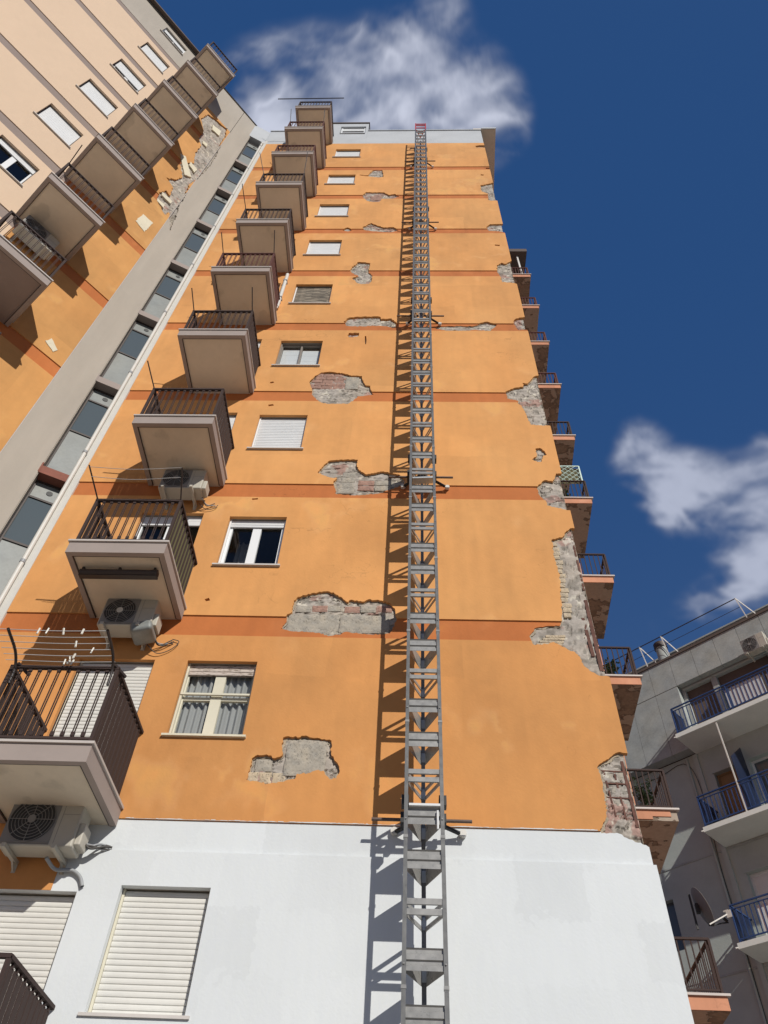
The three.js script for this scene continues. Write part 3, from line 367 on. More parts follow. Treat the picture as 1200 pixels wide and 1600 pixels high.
function windowAt(parent, kind, x0, x1, y0, y1, o = {}) {
  const z = -.115, fm = o.frame ?? M.pvc, f = new G(), w = o.fw ?? .045;
  f.box(x0 - .01, x0 + w, y0, y1, z - .05, z).box(x1 - w, x1 + .01, y0, y1, z - .05, z).box(x0 + w, x1 - w, y1 - w, y1, z - .05, z).box(x0 + w, x1 - w, y0, y0 + w, z - .05, z);
  const win = mesh(o.door ? 'balcony_door' : 'window', f, fm, parent);
  if (o.sill !== false && !o.door) mesh('sill', new G().box(x0 - .05, x1 + .05, y0 - .03, y0 - .002, -.12, o.sillOut ?? .045), o.sillMat ?? M.sill, win);
  mesh('guide_rail', new G().box(x0 + .001, x0 + .028, y0 + .004, y1, z + .002, z + .045), o.guide ?? fm, win); mesh('guide_rail', new G().box(x1 - .028, x1 - .001, y0 + .004, y1, z + .002, z + .045), o.guide ?? fm, win);
  const sh = (a, b, m, s) => shutter(win, x0 + .03, x1 - .03, a, b, z + .025, m, s);
  if (kind === 'shutter') sh(y0 + (o.gap ?? .006), y1 - .01, o.mat ?? M.shutWhite, o.single);
  else {
    const part = o.part ?? .16; if (part > 0) sh(y1 - (y1 - y0) * part, y1 - .005, o.mat ?? M.shutWhite, o.single);
    const xm = (x0 + x1) / 2, mw = o.mw ?? .05; mesh('mullion', new G().box(xm - mw, xm + mw, y0 + w, y1 - w, z - .048, z + .004), o.mullion ?? fm, win);
    for (const [a, b] of [[x0 + w, xm - mw], [xm + mw, x1 - w]]) { mesh('glass_pane', new G().quad(V(a, y0 + w, z - .025), V(b, y0 + w, z - .025), V(b, y1 - w, z - .025), V(a, y1 - w, z - .025)), M.glass, win);
      if (o.curtain && (o.curtain !== 'left' || a < xm)) { const pts = [], n = 40; const g = new THREE.PlaneGeometry(b - a + .04, y1 - y0 - .01, n, 1); const P = g.attributes.position; for (let i = 0; i < P.count; i++) P.setZ(i, .022 * Math.sin((P.getX(i) + a) * 70) + .014 * Math.sin((P.getX(i) + a) * 31 + 1)); g.translate((a + b) / 2, (y0 + y1) / 2, z - (o.curtain === 'left' ? .5 : .085)); g.computeVertexNormals(); mesh('curtain', g, M.curtain, win); }
      if (o.blind) shutter(win, a, b, y0 + w, y1 - w - o.blind[a < xm ? 0 : 1], z - .07, M.shutWhite, false, .12); }
    if (o.rod) { mesh('cross_bar', new G().box(x0 + .01, x1 - .01, o.rod - .014, o.rod + .014, z + .03, z + .058), fm, win); }
    if (o.transom) mesh('transom', new G().box(x0 + w, x1 - w, o.transom - .025, o.transom + .025, z - .05, z - .004), M.frameCream, win);
  }
  return win;
}
const wk = {
  '-1': ['shutter', { mat: M.shutCream, single: true, guide: M.frameCream, frame: M.frameCream }], 0: ['glass', { frame: M.frameCream, guide: M.frameCream, mat: M.flaky, part: .15, curtain: true, mw: .07, rod: 7.72, transom: 7.68, single: true, sillMat: M.patch }], 1: ['glass', { part: .15, mw: .07, fw: .07, single: true, curtain: 'left' }],
  2: ['shutter', { single: true }], 3: ['glass', { frame: M.frameAlu, guide: M.frameAlu, part: 0, blind: [.05, .1], mw: .02 }], 4: ['shutter', { mat: M.shutOld, guide: M.pvc, single: true }], 5: ['shutter', { gap: .2, frame: M.pvc }], 6: ['shutter', {}], 7: ['shutter', {}], 8: ['shutter', {}] };
for (const [n, x0, x1, y0, y1] of WIN) windowAt(main, wk[n][0], x0, x1, y0, y1, wk[n][1]);
const dk = { '-1': ['shutter', { mat: M.shutCream, single: true, frame: M.frameCream }], 0: ['shutter', { mat: M.shutCream, single: true, frame: M.frameCream }], 1: ['glass', { part: .1, mw: .06 }], 3: ['glass', { part: .12, frame: M.pvc, mw: .05 }] };
for (const [n, x0, x1, y0, y1] of DOOR) { const k = dk[n] ?? ['shutter', {}]; windowAt(main, k[0], x0, x1, y0, y1, { door: true, ...k[1] }); }
// attic storey with its window
{
  mesh('attic_wall', new G().box(-3.579, -3.12, 35.302, 36.95, -1.5, -.02).box(-2.08, -1.981, 35.302, 36.95, -1.5, -.02).box(-3.12, -2.08, 36.5, 36.95, -1.5, -.02).box(-3.12, -2.08, 35.7, 36.5, -1.2, -1.1), M.roofWhite, main);
  mesh('attic_roof', new G().box(-3.65, -1.95, 36.95, 37.05, -1.6, .02).box(-1.95, -1.2, 36.15, 36.22, -1.6, -.1), M.roof, main);
  const w = mesh('window', new G().box(-3.1, -2.1, 35.75, 35.82, -.14, -.08).box(-3.1, -3.04, 35.82, 36.48, -.14, -.08).box(-2.16, -2.1, 35.82, 36.48, -.14, -.08), M.pvc, main); shutter(w, -3.04, -2.16, 36.1, 36.48, -.1, M.shutWhite, false);
}
// ---------------------------------------------------------------- balconies
function balcony(parent, x0, x1, b, o = {}) {
  const d = o.depth ?? 1.3, y0 = b - .10, y1 = b + .10, fz = d, mR = o.rail ?? M.rail;
  const slab = mesh('balcony', shiftUV(new G().box(x0 + .075, x1 - .075, y0 + .022, y1 - .004, -.05, fz - .075).build(), b), o.soffit ?? M.soffit, parent);
  if (o.label) slab.userData.label = o.label;
  mesh('slab_edge', new G().box(x0, x1, y0, y1, fz - .074, fz).box(x0, x0 + .074, y0, y1, .004, fz - .075).box(x1 - .074, x1, y0, y1, .004, fz - .075), M.fascia, slab);
  mesh('drip_groove', new G().box(x0 + .075, x1 - .075, y0 + .002, y0 + .02, fz - .088, fz - .0752).box(x0 + .0752, x0 + .088, y0 + .002, y0 + .02, .01, fz - .089).box(x1 - .088, x1 - .0752, y0 + .002, y0 + .02, .01, fz - .089), M.frameDark, slab);
  mesh('edge_cap', new G().box(x0 - .022, x1 + .022, y1 + .001, y1 + .03, .004, fz + .025), M.cap, slab);
  const yt = b + (o.rise ?? 1.05), yb = y1 + .10, rx0 = x0 + .055, rx1 = x1 - .055, rz = fz - .055, f = new G();
  f.bar([rx0 - .02, yt, rz], [rx1 + .02, yt, rz], .05, .035).bar([rx0, yt, 0], [rx0, yt, rz], .05, .035).bar([rx1, yt, 0], [rx1, yt, rz], .05, .035);
  f.bar([rx0, yb, rz], [rx1, yb, rz], .03, .03).bar([rx0, yb, 0], [rx0, yb, rz], .03).bar([rx1, yb, 0], [rx1, yb, rz], .03);
  for (const x of [rx0, rx1]) f.bar([x, y1 + .03, rz], [x, yt, rz], .04);
  mesh('railing_frame', f, mR, slab);
  const bal = (x, z, ax) => { const g = new G(), e = .011; for (const s of [-1, 1]) g.bar([x + (ax ? 0 : s * .012), yb, z + (ax ? s * .012 : 0)], [x + (ax ? 0 : s * .012), yt - .02, z + (ax ? s * .012 : 0)], e, e); for (const y of [yb + .03, yt - .06]) g.box(x - (ax ? .009 : .021), x + (ax ? .009 : .021), y, y + .05, z - (ax ? .021 : .009), z + (ax ? .021 : .009)); return g; };
  const nf = 11, ns = 11, rest = new G();
  const slat = (x, z) => new G().box(x - .006, x + .006, yb - .03, yt - .05, z - .043, z + .043).box(x - .012, x + .012, yt - .06, yt - .01, z - .012, z + .012);
  for (let i = 1; i < nf; i++) { const g = bal(lerp(rx0, rx1, i / nf), rz, false); o.fine ? mesh('baluster', g, mR, slab) : rest.geo(g.build()); }
  for (const x of [rx0, rx1]) for (let i = 1; i < ns; i++) { if (x === rx1 && o.screen) continue; const g = slat(x, lerp(0, rz, i / ns)); o.fine && x === rx1 ? mesh('side_slat', g, mR, slab) : rest.geo(g.build()); }
  if (rest.p.length) mesh('balusters', rest, mR, slab);
  if (o.screen) { const g = new G(), n = 34; for (let i = 0; i < n; i++) { const z0 = .02 + (rz - .03) * i / n, z1 = .02 + (rz - .03) * (i + 1) / n; g.hexa([[rx1 - .022, yb - .02, z0], [rx1 - .01, yb - .02, (z0 + z1) / 2], [rx1 - .022, yb - .02, z1], [rx1 - .026, yb - .02, (z0 + z1) / 2], [rx1 - .022, yt - .03, z0], [rx1 - .01, yt - .03, (z0 + z1) / 2], [rx1 - .022, yt - .03, z1], [rx1 - .026, yt - .03, (z0 + z1) / 2]]); } mesh('side_screen', g, o.screen, slab); const sb = new G(); for (let i = 1; i < ns; i++) sb.geo(bal(rx1 + .002, lerp(0, rz, i / ns), true).build()); mesh('side_balusters', sb, mR, slab); }
  if (o.backScreen) mesh('front_screen', new G().box(rx0 + .02, rx0 + .03, yb, yt - .05, .05, rz - .04), o.backScreen, slab);
  if (o.poles) for (const [x, dx, dz, len] of o.poles) mesh('line_pole', new G().rod([x, yt - .1, rz], [x, yt + .02, rz], .013).rod([x, yt, rz], [x + dx, yt + len, rz + dz], .011), M.railDark, slab);
  return { slab, yt, rz, rx0, rx1 };
}
const BX0 = -4.6, BX1 = -3.27; const bal = {};
const bo = {
  '-1': { fine: true, rise: 1.2 }, 0: { fine: true, rise: 1.12 }, 1: { screen: M.screenOlive, fine: true, poles: [[-4.54, -.12, .42, .30], [-3.33, .03, .40, .28]] },
  2: { fine: true, poles: [[-4.54, -.12, .40, .30]] }, 3: { fine: true, poles: [[-4.54, -.05, .38, .30], [-3.33, .0, .40, .30]] }, 4: { rail: M.railRed, poles: [[-4.54, -.05, .4, .32], [-3.33, .0, .42, .4]] }, 5: { poles: [[-4.54, -.1, .55, .4]] }, 6: { poles: [[-4.54, -.2, .4, .8], [-3.33, .05, .42, .8]] }, 7: { rail: M.railRed }, 8: { poles: [[-4.54, -.02, .3, .6], [-3.33, 0, .3, .6]], rail: M.railRed }, 9: {} };
for (let n = -1; n <= 9; n++) bal[n] = balcony(main, BX0, BX1, B(n), bo[n]);
mesh('front_screen', new G().box(-4.45, -3.42, B(9) + .25, B(9) + .9, 1.16, 1.17), M.railDark, main);
mesh('drying_pole', new G().rod([-5.45, 35.12, 1.32], [-2.85, 35.2, 1.32], .018), M.railDark, main);

// ---------------------------------------------------------------- left wing
const AZ = 50.66 * Math.PI / 180;
const wing = thing('apartment_building', 'cream and orange apartment wing with grey bands, angled in from the left edge', 'building', null, [-6.49, 0, .26], AZ);
const LB = k => 14.8 + 3.035 * k;
const DML = [[.83, 32.47], [.69, 31.6], [.71, 31.09], [.58, 29.47], [.58, 28.18], [.65, 26.97], [.73, 26.12], [.64, 24.98], [.64, 24.4], [.52, 23.61], [.46, 22.71], [.65, 23.19], [.72, 23.6], [.8, 23.22], [1.19, 23.52], [1.25, 24.06], [1.15, 24.46], [1.0, 24.38], [1.06, 24.96], [1.36, 25.11], [1.16, 25.47], [1.02, 26.01], [1.3, 26.72], [1.01, 27.52], [1.15, 28.21], [1.15, 29.17], [1.37, 29.47], [1.38, 30.26], [1.7, 31.01], [1.6, 31.9], [1.37, 32.1], [.95, 32.31]].map(q => [-q[0], q[1]]);
{
  const lc = [roughen(DML, 900, .06, .03)], wr = [], dr = [];
  for (let k = -3; k <= 5; k++) { wr.push([-4.49, -3.5, LB(k) + 1.12, LB(k) + 2.25]); }
  for (let k = -3; k <= 5; k++) dr.push([-2.95, -2.05, LB(k) + .12, LB(k) + 2.25]);
  const all = [...wr, ...dr], XE = -11;
  const s = rectShape(XE, 0, 0, 35.4); for (const [a, b, c, d] of [...all, [-4.55, -3.57, 34.2, 35.1]]) s.holes.push(new THREE.Path([[a, c], [a, d], [b, d], [b, c]].map(q => new THREE.Vector2(...q))));
  const g = new THREE.ExtrudeGeometry(s, { depth: .24, bevelEnabled: false }); g.translate(0, 0, -.30); boxUV(g); mesh('masonry_wall', g, M.core, wing);
  mesh('inner_wall', new G().box(XE, -.2, 0, 35.4, -3.2, -3).box(XE, XE + .2, 0, 35.4, -3, -.301).box(-.25, -.02, 0, 35.4, -3, -.301).box(XE, 0, 35.4, 35.5, -3.2, .03), M.room, wing);
  mesh('grey_strip', slabWithHoles(-.66, 0, 0, 35.4, -.059, .006, [], lc), M.greyStrip, wing);
  mesh('strip_edge', new G().box(-.675, -.661, 0, 32.3, -.05, .012), M.cap, wing);
  for (let k = -4; k <= 5; k++) {
    const y0 = k === -4 ? 0 : LB(k), y1 = LB(k + 1) - .4;
    mesh('plaster_panel', slabWithHoles(-3.0, -.676, y0, k === 5 ? 32.4 : y1, -.059, 0, all, lc), M.wingOrange, wing);
    if (k === 5) mesh('plaster_panel', slabWithHoles(-3.0, -.676, 32.402, 35.4, -.059, 0, [], lc), M.greyStrip, wing);
    mesh('plaster_panel', slabWithHoles(XE, -3.002, y0, y1, -.059, 0, all, []), M.cream, wing);
    if (k < 5) mesh('plaster_band', slabWithHoles(-3.0, -.676, y1 + .002, LB(k + 1) - .002, -.059, -.022, all, lc), M.band, wing);
    mesh('plaster_band', slabWithHoles(XE, -3.002, y1 + .002, LB(k + 1) - .002, -.059, -.022, all, []), M.greyBand, wing);
  }
  mesh('attic_plaster', slabWithHoles(XE, -3.002, LB(6), 35.4, -.059, -.01, [[-4.55, -3.57, 34.2, 35.1]], []), M.greyStrip, wing);
  mesh('bare_masonry', rubble(lc[0], 61, { red: .04 }), M.rubble, wing);
  for (const p of [[[1.49, 27.23], [1.31, 27.39], [.82, 26.53], [1.03, 26.28]], [[1.11, 27.41], [.82, 27.34], [.83, 27], [1.09, 27.12]], [[1.28, 31.48], [.94, 31.67], [.89, 31.18], [1.2, 31.07]], [[1.2, 29.6], [1.04, 29.68], [1, 29.41], [1.17, 29.39]], [[1.2, 24.18], [.85, 24.19], [.85, 23.99], [1.17, 23.98]], [[1.2, 23.63], [.97, 23.64], [.93, 23.45], [1.17, 23.48]], [[1.28, 21.65], [1.23, 22.25], [.91, 22.28], [.95, 21.54]], [[1.19, 15.12], [1.13, 15.31], [.91, 15.14], [.96, 15.0]]]) {
    const q = roughen(p.map(v => [-v[0], v[1]]), 7, .06, .012); const gg = new THREE.ExtrudeGeometry(shapeOf(q), { depth: .05, bevelEnabled: false }); gg.translate(0, 0, -.038); boxUV(gg); mesh('render_patch', gg, M.patch, wing);
  }
  for (let k = -3; k <= 5; k++) windowAt(wing, k === 1 || k === 4 ? 'glass' : 'shutter', -4.49, -3.5, LB(k) + 1.12, LB(k) + 2.25, { part: k === 4 ? .55 : .2, fw: .07, mw: .06, guide: M.frameDark });
  for (let k = -3; k <= 5; k++) windowAt(wing, 'shutter', -2.95, -2.05, LB(k) + .12, LB(k) + 2.25, { door: true });
  { const w = windowAt(wing, 'glass', -4.55, -3.57, 34.2, 35.1, { part: .35, mw: .03 }); }
  mesh('roof_edge', new G().box(XE, -3.2, 35.5, 35.6, -3, .18).box(-3.2, .02, 35.41, 35.5, -.3, .03), M.roof, wing);
  for (let k = -3; k <= 6; k++) balcony(wing, -3.13, -1.83, LB(k), { rail: M.rail, poles: k === 1 ? [[-3.07, -.05, .5, .1]] : k === 5 ? [[-1.9, .05, .5, .2]] : null, soffit: k === 0 ? M.greyBand : M.soffit });
}
// stair bay in the inner corner
const CZ = 27.5 * Math.PI / 180;
const bay = thing('stairwell_bay', 'narrow glazed stairwell bay with red sills in the inner corner of the two wings', 'stairwell', null, [-5.98, 0, 0], CZ);
{
  const x0 = -.56, x1 = -.035;
  mesh('bay_wall', new G().box(-.60, -.02, 0, 33.9, -.7, -.5), M.room, bay);
  mesh('side_jamb', new G().box(x1, -.004, 0, 33.9, -.5, .0), M.pipeWhite, bay);
  mesh('inner_jamb', new G().box(x0 - .06, x0, 0, 33.9, -.5, -.02), M.greyStrip, bay);
  mesh('bay_fascia', new G().box(-.62, .02, 33.9, 35.45, -.5, .02), M.roofWhite, bay);
  for (let n = -2; n <= 8; n++) {
    const b = B(n), y = t => b + t;
    mesh('stair_sill', new G().box(x0, x1 - .002, y(-.07), y(.12), -.25, -.002).box(x0 - .035, x0, y(-.07), y(.19), -.2, .008), n < 3 ? M.sillRed : M.fascia, bay);
    const fr = new G(); for (const t of [.125, 1.5, 2.58, 2.99]) fr.box(x0 + .03, x1 - .03, y(t), y(t) + .04, -.235, -.19); fr.box(x0 + .002, x0 + .03, y(.12), y(3.03), -.235, -.19).box(x1 - .03, x1 - .002, y(.12), y(3.03), -.235, -.19);
    const w = mesh('window', fr, M.frameDark, bay); const pn = (a, c, m, nm) => mesh(nm, new G().box(x0 + .03, x1 - .03, y(a), y(c), -.22, -.212), m, w);
    pn(.166, 1.499, M.frost, 'frosted_pane'); pn(1.541, 2.579, M.glassDim, 'glass_pane'); pn(2.621, 2.989, M.frost, 'vent_panel');
    mesh('vent_hole', new THREE.CylinderGeometry(.055, .055, .012, 20).rotateX(Math.PI / 2).translate(-.26, y(2.82), -.208), M.acDark, w);
  }
}
// ---------------------------------------------------------------- pipes on the front
{ const o = thing('drain_pipe', 'long white drain pipe down the edge of the stairwell bay', 'pipe', null, [-6.0, 0, .07]); mesh('pipe', new G().rod([0, 0, 0], [0, 33.6, 0], .036, 14), M.pipeWhite, o); for (let i = 0; i < 12; i++) mesh('pipe_clamp', new G().rod([0, 1.3 + i * 2.9, 0], [0, 1.36 + i * 2.9, 0], .044, 14).box(-.012, .012, 1.31 + i * 2.9, 1.35 + i * 2.9, -.06, -.03), M.pipeGrey, o); mesh('pipe_joint', new G().rod([0, 33.55, 0], [0, 33.75, -.02], .05), M.pipeWhite, o); }
{ const o = thing('exhaust_pipe', 'short white vertical flue pipe beside the fifth balcony of the orange front', 'pipe', null, [-3.33, 19.05, .07]); mesh('pipe', new G().rod([0, 0, 0], [0, 1.95, 0], .045, 14), M.pipeWhite, o); mesh('pipe_elbow', new G().tube([[0, 0, 0], [-.02, -.1, .02], [-.12, -.16, .02], [-.2, -.1, -.02]], .032), M.pipeWhite, o); mesh('pipe_clamp', new G().box(-.05, .05, .5, .54, -.068, .05).box(-.05, .05, 1.5, 1.54, -.068, .05), M.pipeGrey, o); }

// ---------------------------------------------------------------- furniture hoist mast
{
  const xl = -.022, xr = .355, zf = .67, xc = .167, zr = .27, top = 33.05;
  const o = thing('ladder_hoist', 'tall galvanized ladder hoist mast with red tip standing in front of the orange building', 'hoist', null, [0, 0, 0]);
  for (const x of [xl, xr]) { const g = new G().box(x - .02, x + .02, 0, top, zf - .02, zf + .02); mesh('front_rail', g, M.zincDark, o); for (let i = 0; i < 22; i++) mesh('rail_joint', new G().box(x - .024, x + .024, 1.35 + i * 1.371, 1.38 + i * 1.371, zf - .024, zf + .024).rod([x, 1.55 + i * 1.371, zf], [x, 1.55 + i * 1.371, zf + .032], .008, 6), M.zinc, o); }
  mesh('rear_rail', new G().box(xc - .022, xc + .022, 0, top, zr - .022, zr + .022), M.zincDark, o);
  mesh('base_foot', new G().box(xl - .1, xr + .1, 0, .06, zr - .1, zf + .1), M.zincDark, o);
  for (let k = -8; ; k++) {
    const y = 3.88 + .457 * k; if (y > top - .1) break; if (y < .2) continue; const dbl = ((k % 3) + 3) % 3 === 2; const xa = xl + .021, xb = xr - .021;
    let front, web;
    if (!dbl) { const h = .095; front = new G(); const pr = [[-h, .004], [-h + .045, .004], [-h + .055, -.012], [-.012, -.012], [-.004, .006], [h - .05, .006], [h - .04, -.010], [h - .012, -.010], [h, .006]]; pr.forEach((p, i) => { if (i === pr.length - 1) return; const q = pr[i + 1]; front.hexa([[xa, y + p[0], zf + p[1]], [xb, y + p[0], zf + p[1]], [xb, y + p[0], zf + p[1] - .004], [xa, y + p[0], zf + p[1] - .004], [xa, y + q[0], zf + q[1]], [xb, y + q[0], zf + q[1]], [xb, y + q[0], zf + q[1] - .004], [xa, y + q[0], zf + q[1] - .004]]); });
      web = s => { const x = s < 0 ? xl : xr, g = new G(); g.hexa([[x - s * .0, y - h, zf - .021], [x - s * .004, y - h, zf - .021], [xc + s * .02, y - h, zr + .022], [xc + s * .024, y - h, zr + .022], [x, y + h, zf - .021], [x - s * .004, y + h, zf - .021], [xc + s * .02, y + h, zr + .022], [xc + s * .024, y + h, zr + .022]]); return g; };
    } else { front = new G().box(xa, xb, y + .02, y + .075, zf - .012, zf + .012).box(xa, xb, y - .075, y - .02, zf - .012, zf + .012); web = s => { const x = s < 0 ? xl : xr; return new G().bar([x, y + .05, zf - .02], [xc + s * .018, y + .05, zr + .02], .012, .04).bar([x, y - .05, zf - .02], [xc + s * .018, y - .05, zr + .02], .012, .04); }; }
    const r = mesh('rung', front, M.zinc, o);
    for (const s of [-1, 1]) mesh('side_web', web(s), M.zinc, r);
    mesh('rear_sleeve', new G().box(xc - .026, xc + .026, y - .06, y + .06, zr - .026, zr + .026), M.zincPale, r);
  }
  // red head
  const h = new G(); for (const x of [xl, xr]) h.bar([x, top, zf], [x, top + .95, zf - .02], .04); for (const y of [.25, .6, .82]) h.bar([xl, top + y, zf], [xr, top + y, zf], .03, .05); h.bar([xl, top + .1, zf], [xc, top + .5, zr], .025).bar([xr, top + .1, zf], [xc, top + .5, zr], .025);
  mesh('head_frame', h, M.redSteel, o); mesh('pulley', new G().rod([xl + .08, top + .4, .5], [xr - .08, top + .4, .5], .07, 16), M.zincPale, o);
  const heads = [-1, 0, 1, 2, 3, 4].map(i => B(2 * i)).filter(y => y > 3);
  for (const b of heads) {
    const y = b - .04; const br = mesh('wall_bracket', new G().rod([-.40, y, .20], [.70, y, .20], .019, 10), M.barSteel, o);
    mesh('bracket_strut', new G().bar([xc, y, zr], [xc - .30, y - .06, .05], .04, .03).bar([xc, y, zr], [xc + .40, y - .06, .05], .04, .03), M.blackIron, br);
    mesh('bracket_foot', new G().rod([xc - .32, y - .04, .0], [xc - .32, y - .04, .05], .04, 12), M.pipeWhite, br); mesh('bracket_foot', new G().rod([xc + .44, y - .05, .0], [xc + .44, y - .05, .05], .04, 12), M.pipeWhite, br);
    for (const g of [new G().box(xl - .05, xl + .03, y - .06, y + .05, zf - .14, zf - .03), new G().box(xr - .03, xr + .05, y - .06, y + .05, zf - .14, zf - .03), new G().box(xl - .06, xl - .02, y - .10, y + .02, .16, .34), new G().box(xr + .02, xr + .06, y - .08, y + .02, .16, .32)]) mesh('bracket_clamp', g, M.blackIron, br);
  }
  mesh('tie_plate', new G().box(xl + .03, xr - .02, 5.80, 5.825, zf + .01, zf + .04).rod([xr - .05, 5.55, zf + .03], [xr - .05, 5.75, zf + .03], .012), M.shutWhite, o);
  mesh('tie_plate', new G().hexa([[xl + .03, 11.44, zf + .02], [xr - .02, 11.46, zf + .02], [xr - .02, 11.46, zf - .1], [xl + .03, 11.44, zf - .1], [xl + .03, 11.47, zf + .02], [xr - .02, 11.50, zf + .02], [xr - .02, 11.50, zf - .1], [xl + .03, 11.47, zf - .1]]), M.zincPale, o);
}
// ---------------------------------------------------------------- outdoor air conditioners
function airUnit(label, pos, turn, o = {}) {
  const w = o.w ?? .78, h = o.h ?? .55, d = .28, t = thing('air_conditioner', label, 'air conditioner', 'outdoor air conditioners', pos, turn);
  const bd = new RoundedBoxGeometry(w, h, d, 2, .022); bd.translate(0, h / 2, d / 2 + .1); boxUV(bd); mesh('casing', bd, o.mat ?? M.acBody, t);
  const z = .1 + d, cx = -w * .15, cy = h / 2, r = h * .43;
  mesh('fan_surround', new G().box(cx - r * 1.1, cx + r * 1.1, cy - r * 1.1, cy + r * 1.1, z - .004, z + .0035), M.acGrey, t);
  mesh('fan_opening', new THREE.CylinderGeometry(r, r, .012, 36).rotateX(Math.PI / 2).translate(cx, cy, z + .004), M.acDark, t);
  const gr = new G(); for (let i = 1; i <= 7; i++) gr.geo(new THREE.TorusGeometry(r * i / 7, .0035, 5, 36), new THREE.Matrix4().makeTranslation(cx, cy, z + .018)); for (let i = 0; i < 8; i++) { const a = i * Math.PI / 4; gr.bar([cx, cy, z + .018], [cx + r * Math.cos(a), cy + r * Math.sin(a), z + .018], .007, .006, [0, 0, 1]); } gr.geo(new THREE.BoxGeometry(r * 2.1, .006, .004), new THREE.Matrix4().makeTranslation(cx, cy + r * 1.03, z + .016)).geo(new THREE.BoxGeometry(r * 2.1, .006, .004), new THREE.Matrix4().makeTranslation(cx, cy - r * 1.03, z + .016));
  mesh('fan_grille', gr, M.acGrey, t); mesh('fan_hub', new THREE.CylinderGeometry(.045, .045, .012, 18).rotateX(Math.PI / 2).translate(cx, cy, z + .024), o.hub ?? M.acGrey, t);
  mesh('seam_line', new G().box(w * .24, w * .245, .03, h - .03, z - .001, z + .002).box(w * .25, w * .48, h * .62, h * .627, z - .001, z + .002), M.acGrey, t);
  mesh('valve_cover', new RoundedBoxGeometry(.07, h * .42, d * .75, 2, .015).translate(w / 2 + .03, h * .28, d / 2 + .1), o.mat ?? M.acBody, t);
  for (const x of [-w * .36, w * .30]) mesh('wall_arm', new G().box(x - .022, x + .022, -.05, -.006, 0, d + .17).box(x - .022, x + .022, -.13, -.05, 0, .03).bar([x, -.12, .02], [x, -.04, d * .5], .02), o.arm ?? M.acBody, t);
  return t;
}
const pipeBundle = (t, pts, n, r = .012) => { for (let i = 0; i < n; i++) { const rr = mulberry(i + 3); mesh('pipe_line', new G().tube(pts.map(p => [p[0] + (rr() - .5) * .05, p[1] + (rr() - .5) * .06, p[2] + (rr() - .5) * .03]), r), i % 3 ? M.cable : M.pipeGrey, t); } };
{ const t = airUnit('large beige air conditioner under the lowest balcony, above the cream roller shutters', [-3.93, 5.42, .0], 0, { w: .80, h: .57 }); pipeBundle(t, [[.42, .14, .2], [.5, .12, .16], [.6, .16, .06], [.68, .17, .01]], 5); mesh('hose', new G().tube([[.12, -.06, .25], [.2, -.12, .12], [.36, -.10, .06], [.46, -.16, .05], [.52, -.26, .05]], .02), M.pipeGrey, t); }
{ const t = airUnit('dusty grey air conditioner with torn wrapping below the olive-screened balcony', [-3.90, 8.50, .0], 0, { w: .74, h: .5, mat: M.acBody, hub: M.pipeWhite }); mesh('torn_cover', new RoundedBoxGeometry(.3, .17, .34, 2, .05).rotateZ(.25).translate(.26, -.03, .26), M.frost, t); pipeBundle(t, [[.36, .0, .2], [.46, -.06, .06], [.62, .02, .02]], 3, .008); mesh('loose_cable', new G().tube([[.3, -.1, .1], [.45, -.2, .04], [.62, -.12, .03], [.7, .02, .03], [.6, .06, .03]], .006), M.cable, t); }
{ const t = airUnit('air conditioner hanging in shade below the third balcony from the bottom of the front', [-3.86, 11.52, .0], 0, { w: .72, h: .5 }); pipeBundle(t, [[.34, .0, .2], [.44, -.06, .06], [.56, .0, .02]], 2, .008); mesh('loose_cable', new G().tube([[.3, -.06, .1], [.42, -.14, .04], [.56, -.1, .03], [.6, -.02, .03]], .006), M.cable, t); }
{ const p = V(-6.49, 0, .26).add(V(Math.cos(AZ), 0, -Math.sin(AZ)).multiplyScalar(-2.55)); airUnit('air conditioner tucked below a balcony of the cream wing', [p.x, LB(1) - .72, p.z], AZ, {}); }

// ---------------------------------------------------------------- laundry gear
{
  const b = bal[0], y = b.yt; const t = thing('laundry_rack', 'brown iron laundry rack with wires on the lowest balcony rail', 'laundry rack', null, [0, y, b.rz]);
  for (const x of [-4.48, -3.36]) mesh('rack_arm', new G().tube([[x, -.25, .03], [x, -.05, .06], [x + .01, .05, .2], [x + .02, .10, .55]], .017, 8).bar([x, .02, .05], [x + .1, -.02, -.12], .03), M.railDark, t);
  for (let i = 0; i < 6; i++) { const z = .08 + i * .09, yy = .03 + .014 * i; mesh('wire', new G().tube([[-4.62, yy + .012, z], [-3.9, yy - .006, z], [-3.35, yy + .008, z]], .0045, 5, 20), M.wire, t); }
  const r = mulberry(21); const spots = [[-4.12, 5], [-4.02, 5], [-3.84, 5], [-3.62, 5], [-3.74, 3], [-3.57, 2], [-3.8, 1], [-3.86, .5], [-3.93, 0], [-3.88, 0], [-3.84, 0]];
  for (const [x, i] of spots) { const p = thing('clothes_peg', 'small pale clothes peg clipped on a wire of the laundry rack', 'clothes peg', 'pegs on the laundry rack', [x, y + .03 + .014 * i, b.rz + .08 + i * .09], r() * 2); p.rotation.z = (r() - .5) * .8; mesh('peg_leg', new G().box(-.007, .007, -.05, .03, .002, .009), M.peg, p); mesh('peg_leg', new G().box(-.007, .007, -.05, .03, -.009, -.002), M.peg, p); }
}
{ const t = thing('clothes_line', 'two slack laundry wires strung between the poles of the olive-screened balcony', 'clothes line', null, [0, bal[1].yt + .28, bal[1].rz]); mesh('wire', new G().tube([[-4.65, 0, .4], [-4.0, -.05, .4], [-3.31, 0, .4]], .0045, 5, 20), M.wire, t); mesh('wire', new G().tube([[-4.62, -.1, .3], [-4.0, -.16, .3], [-3.32, -.1, .3]], .0045, 5, 20), M.wire, t); }
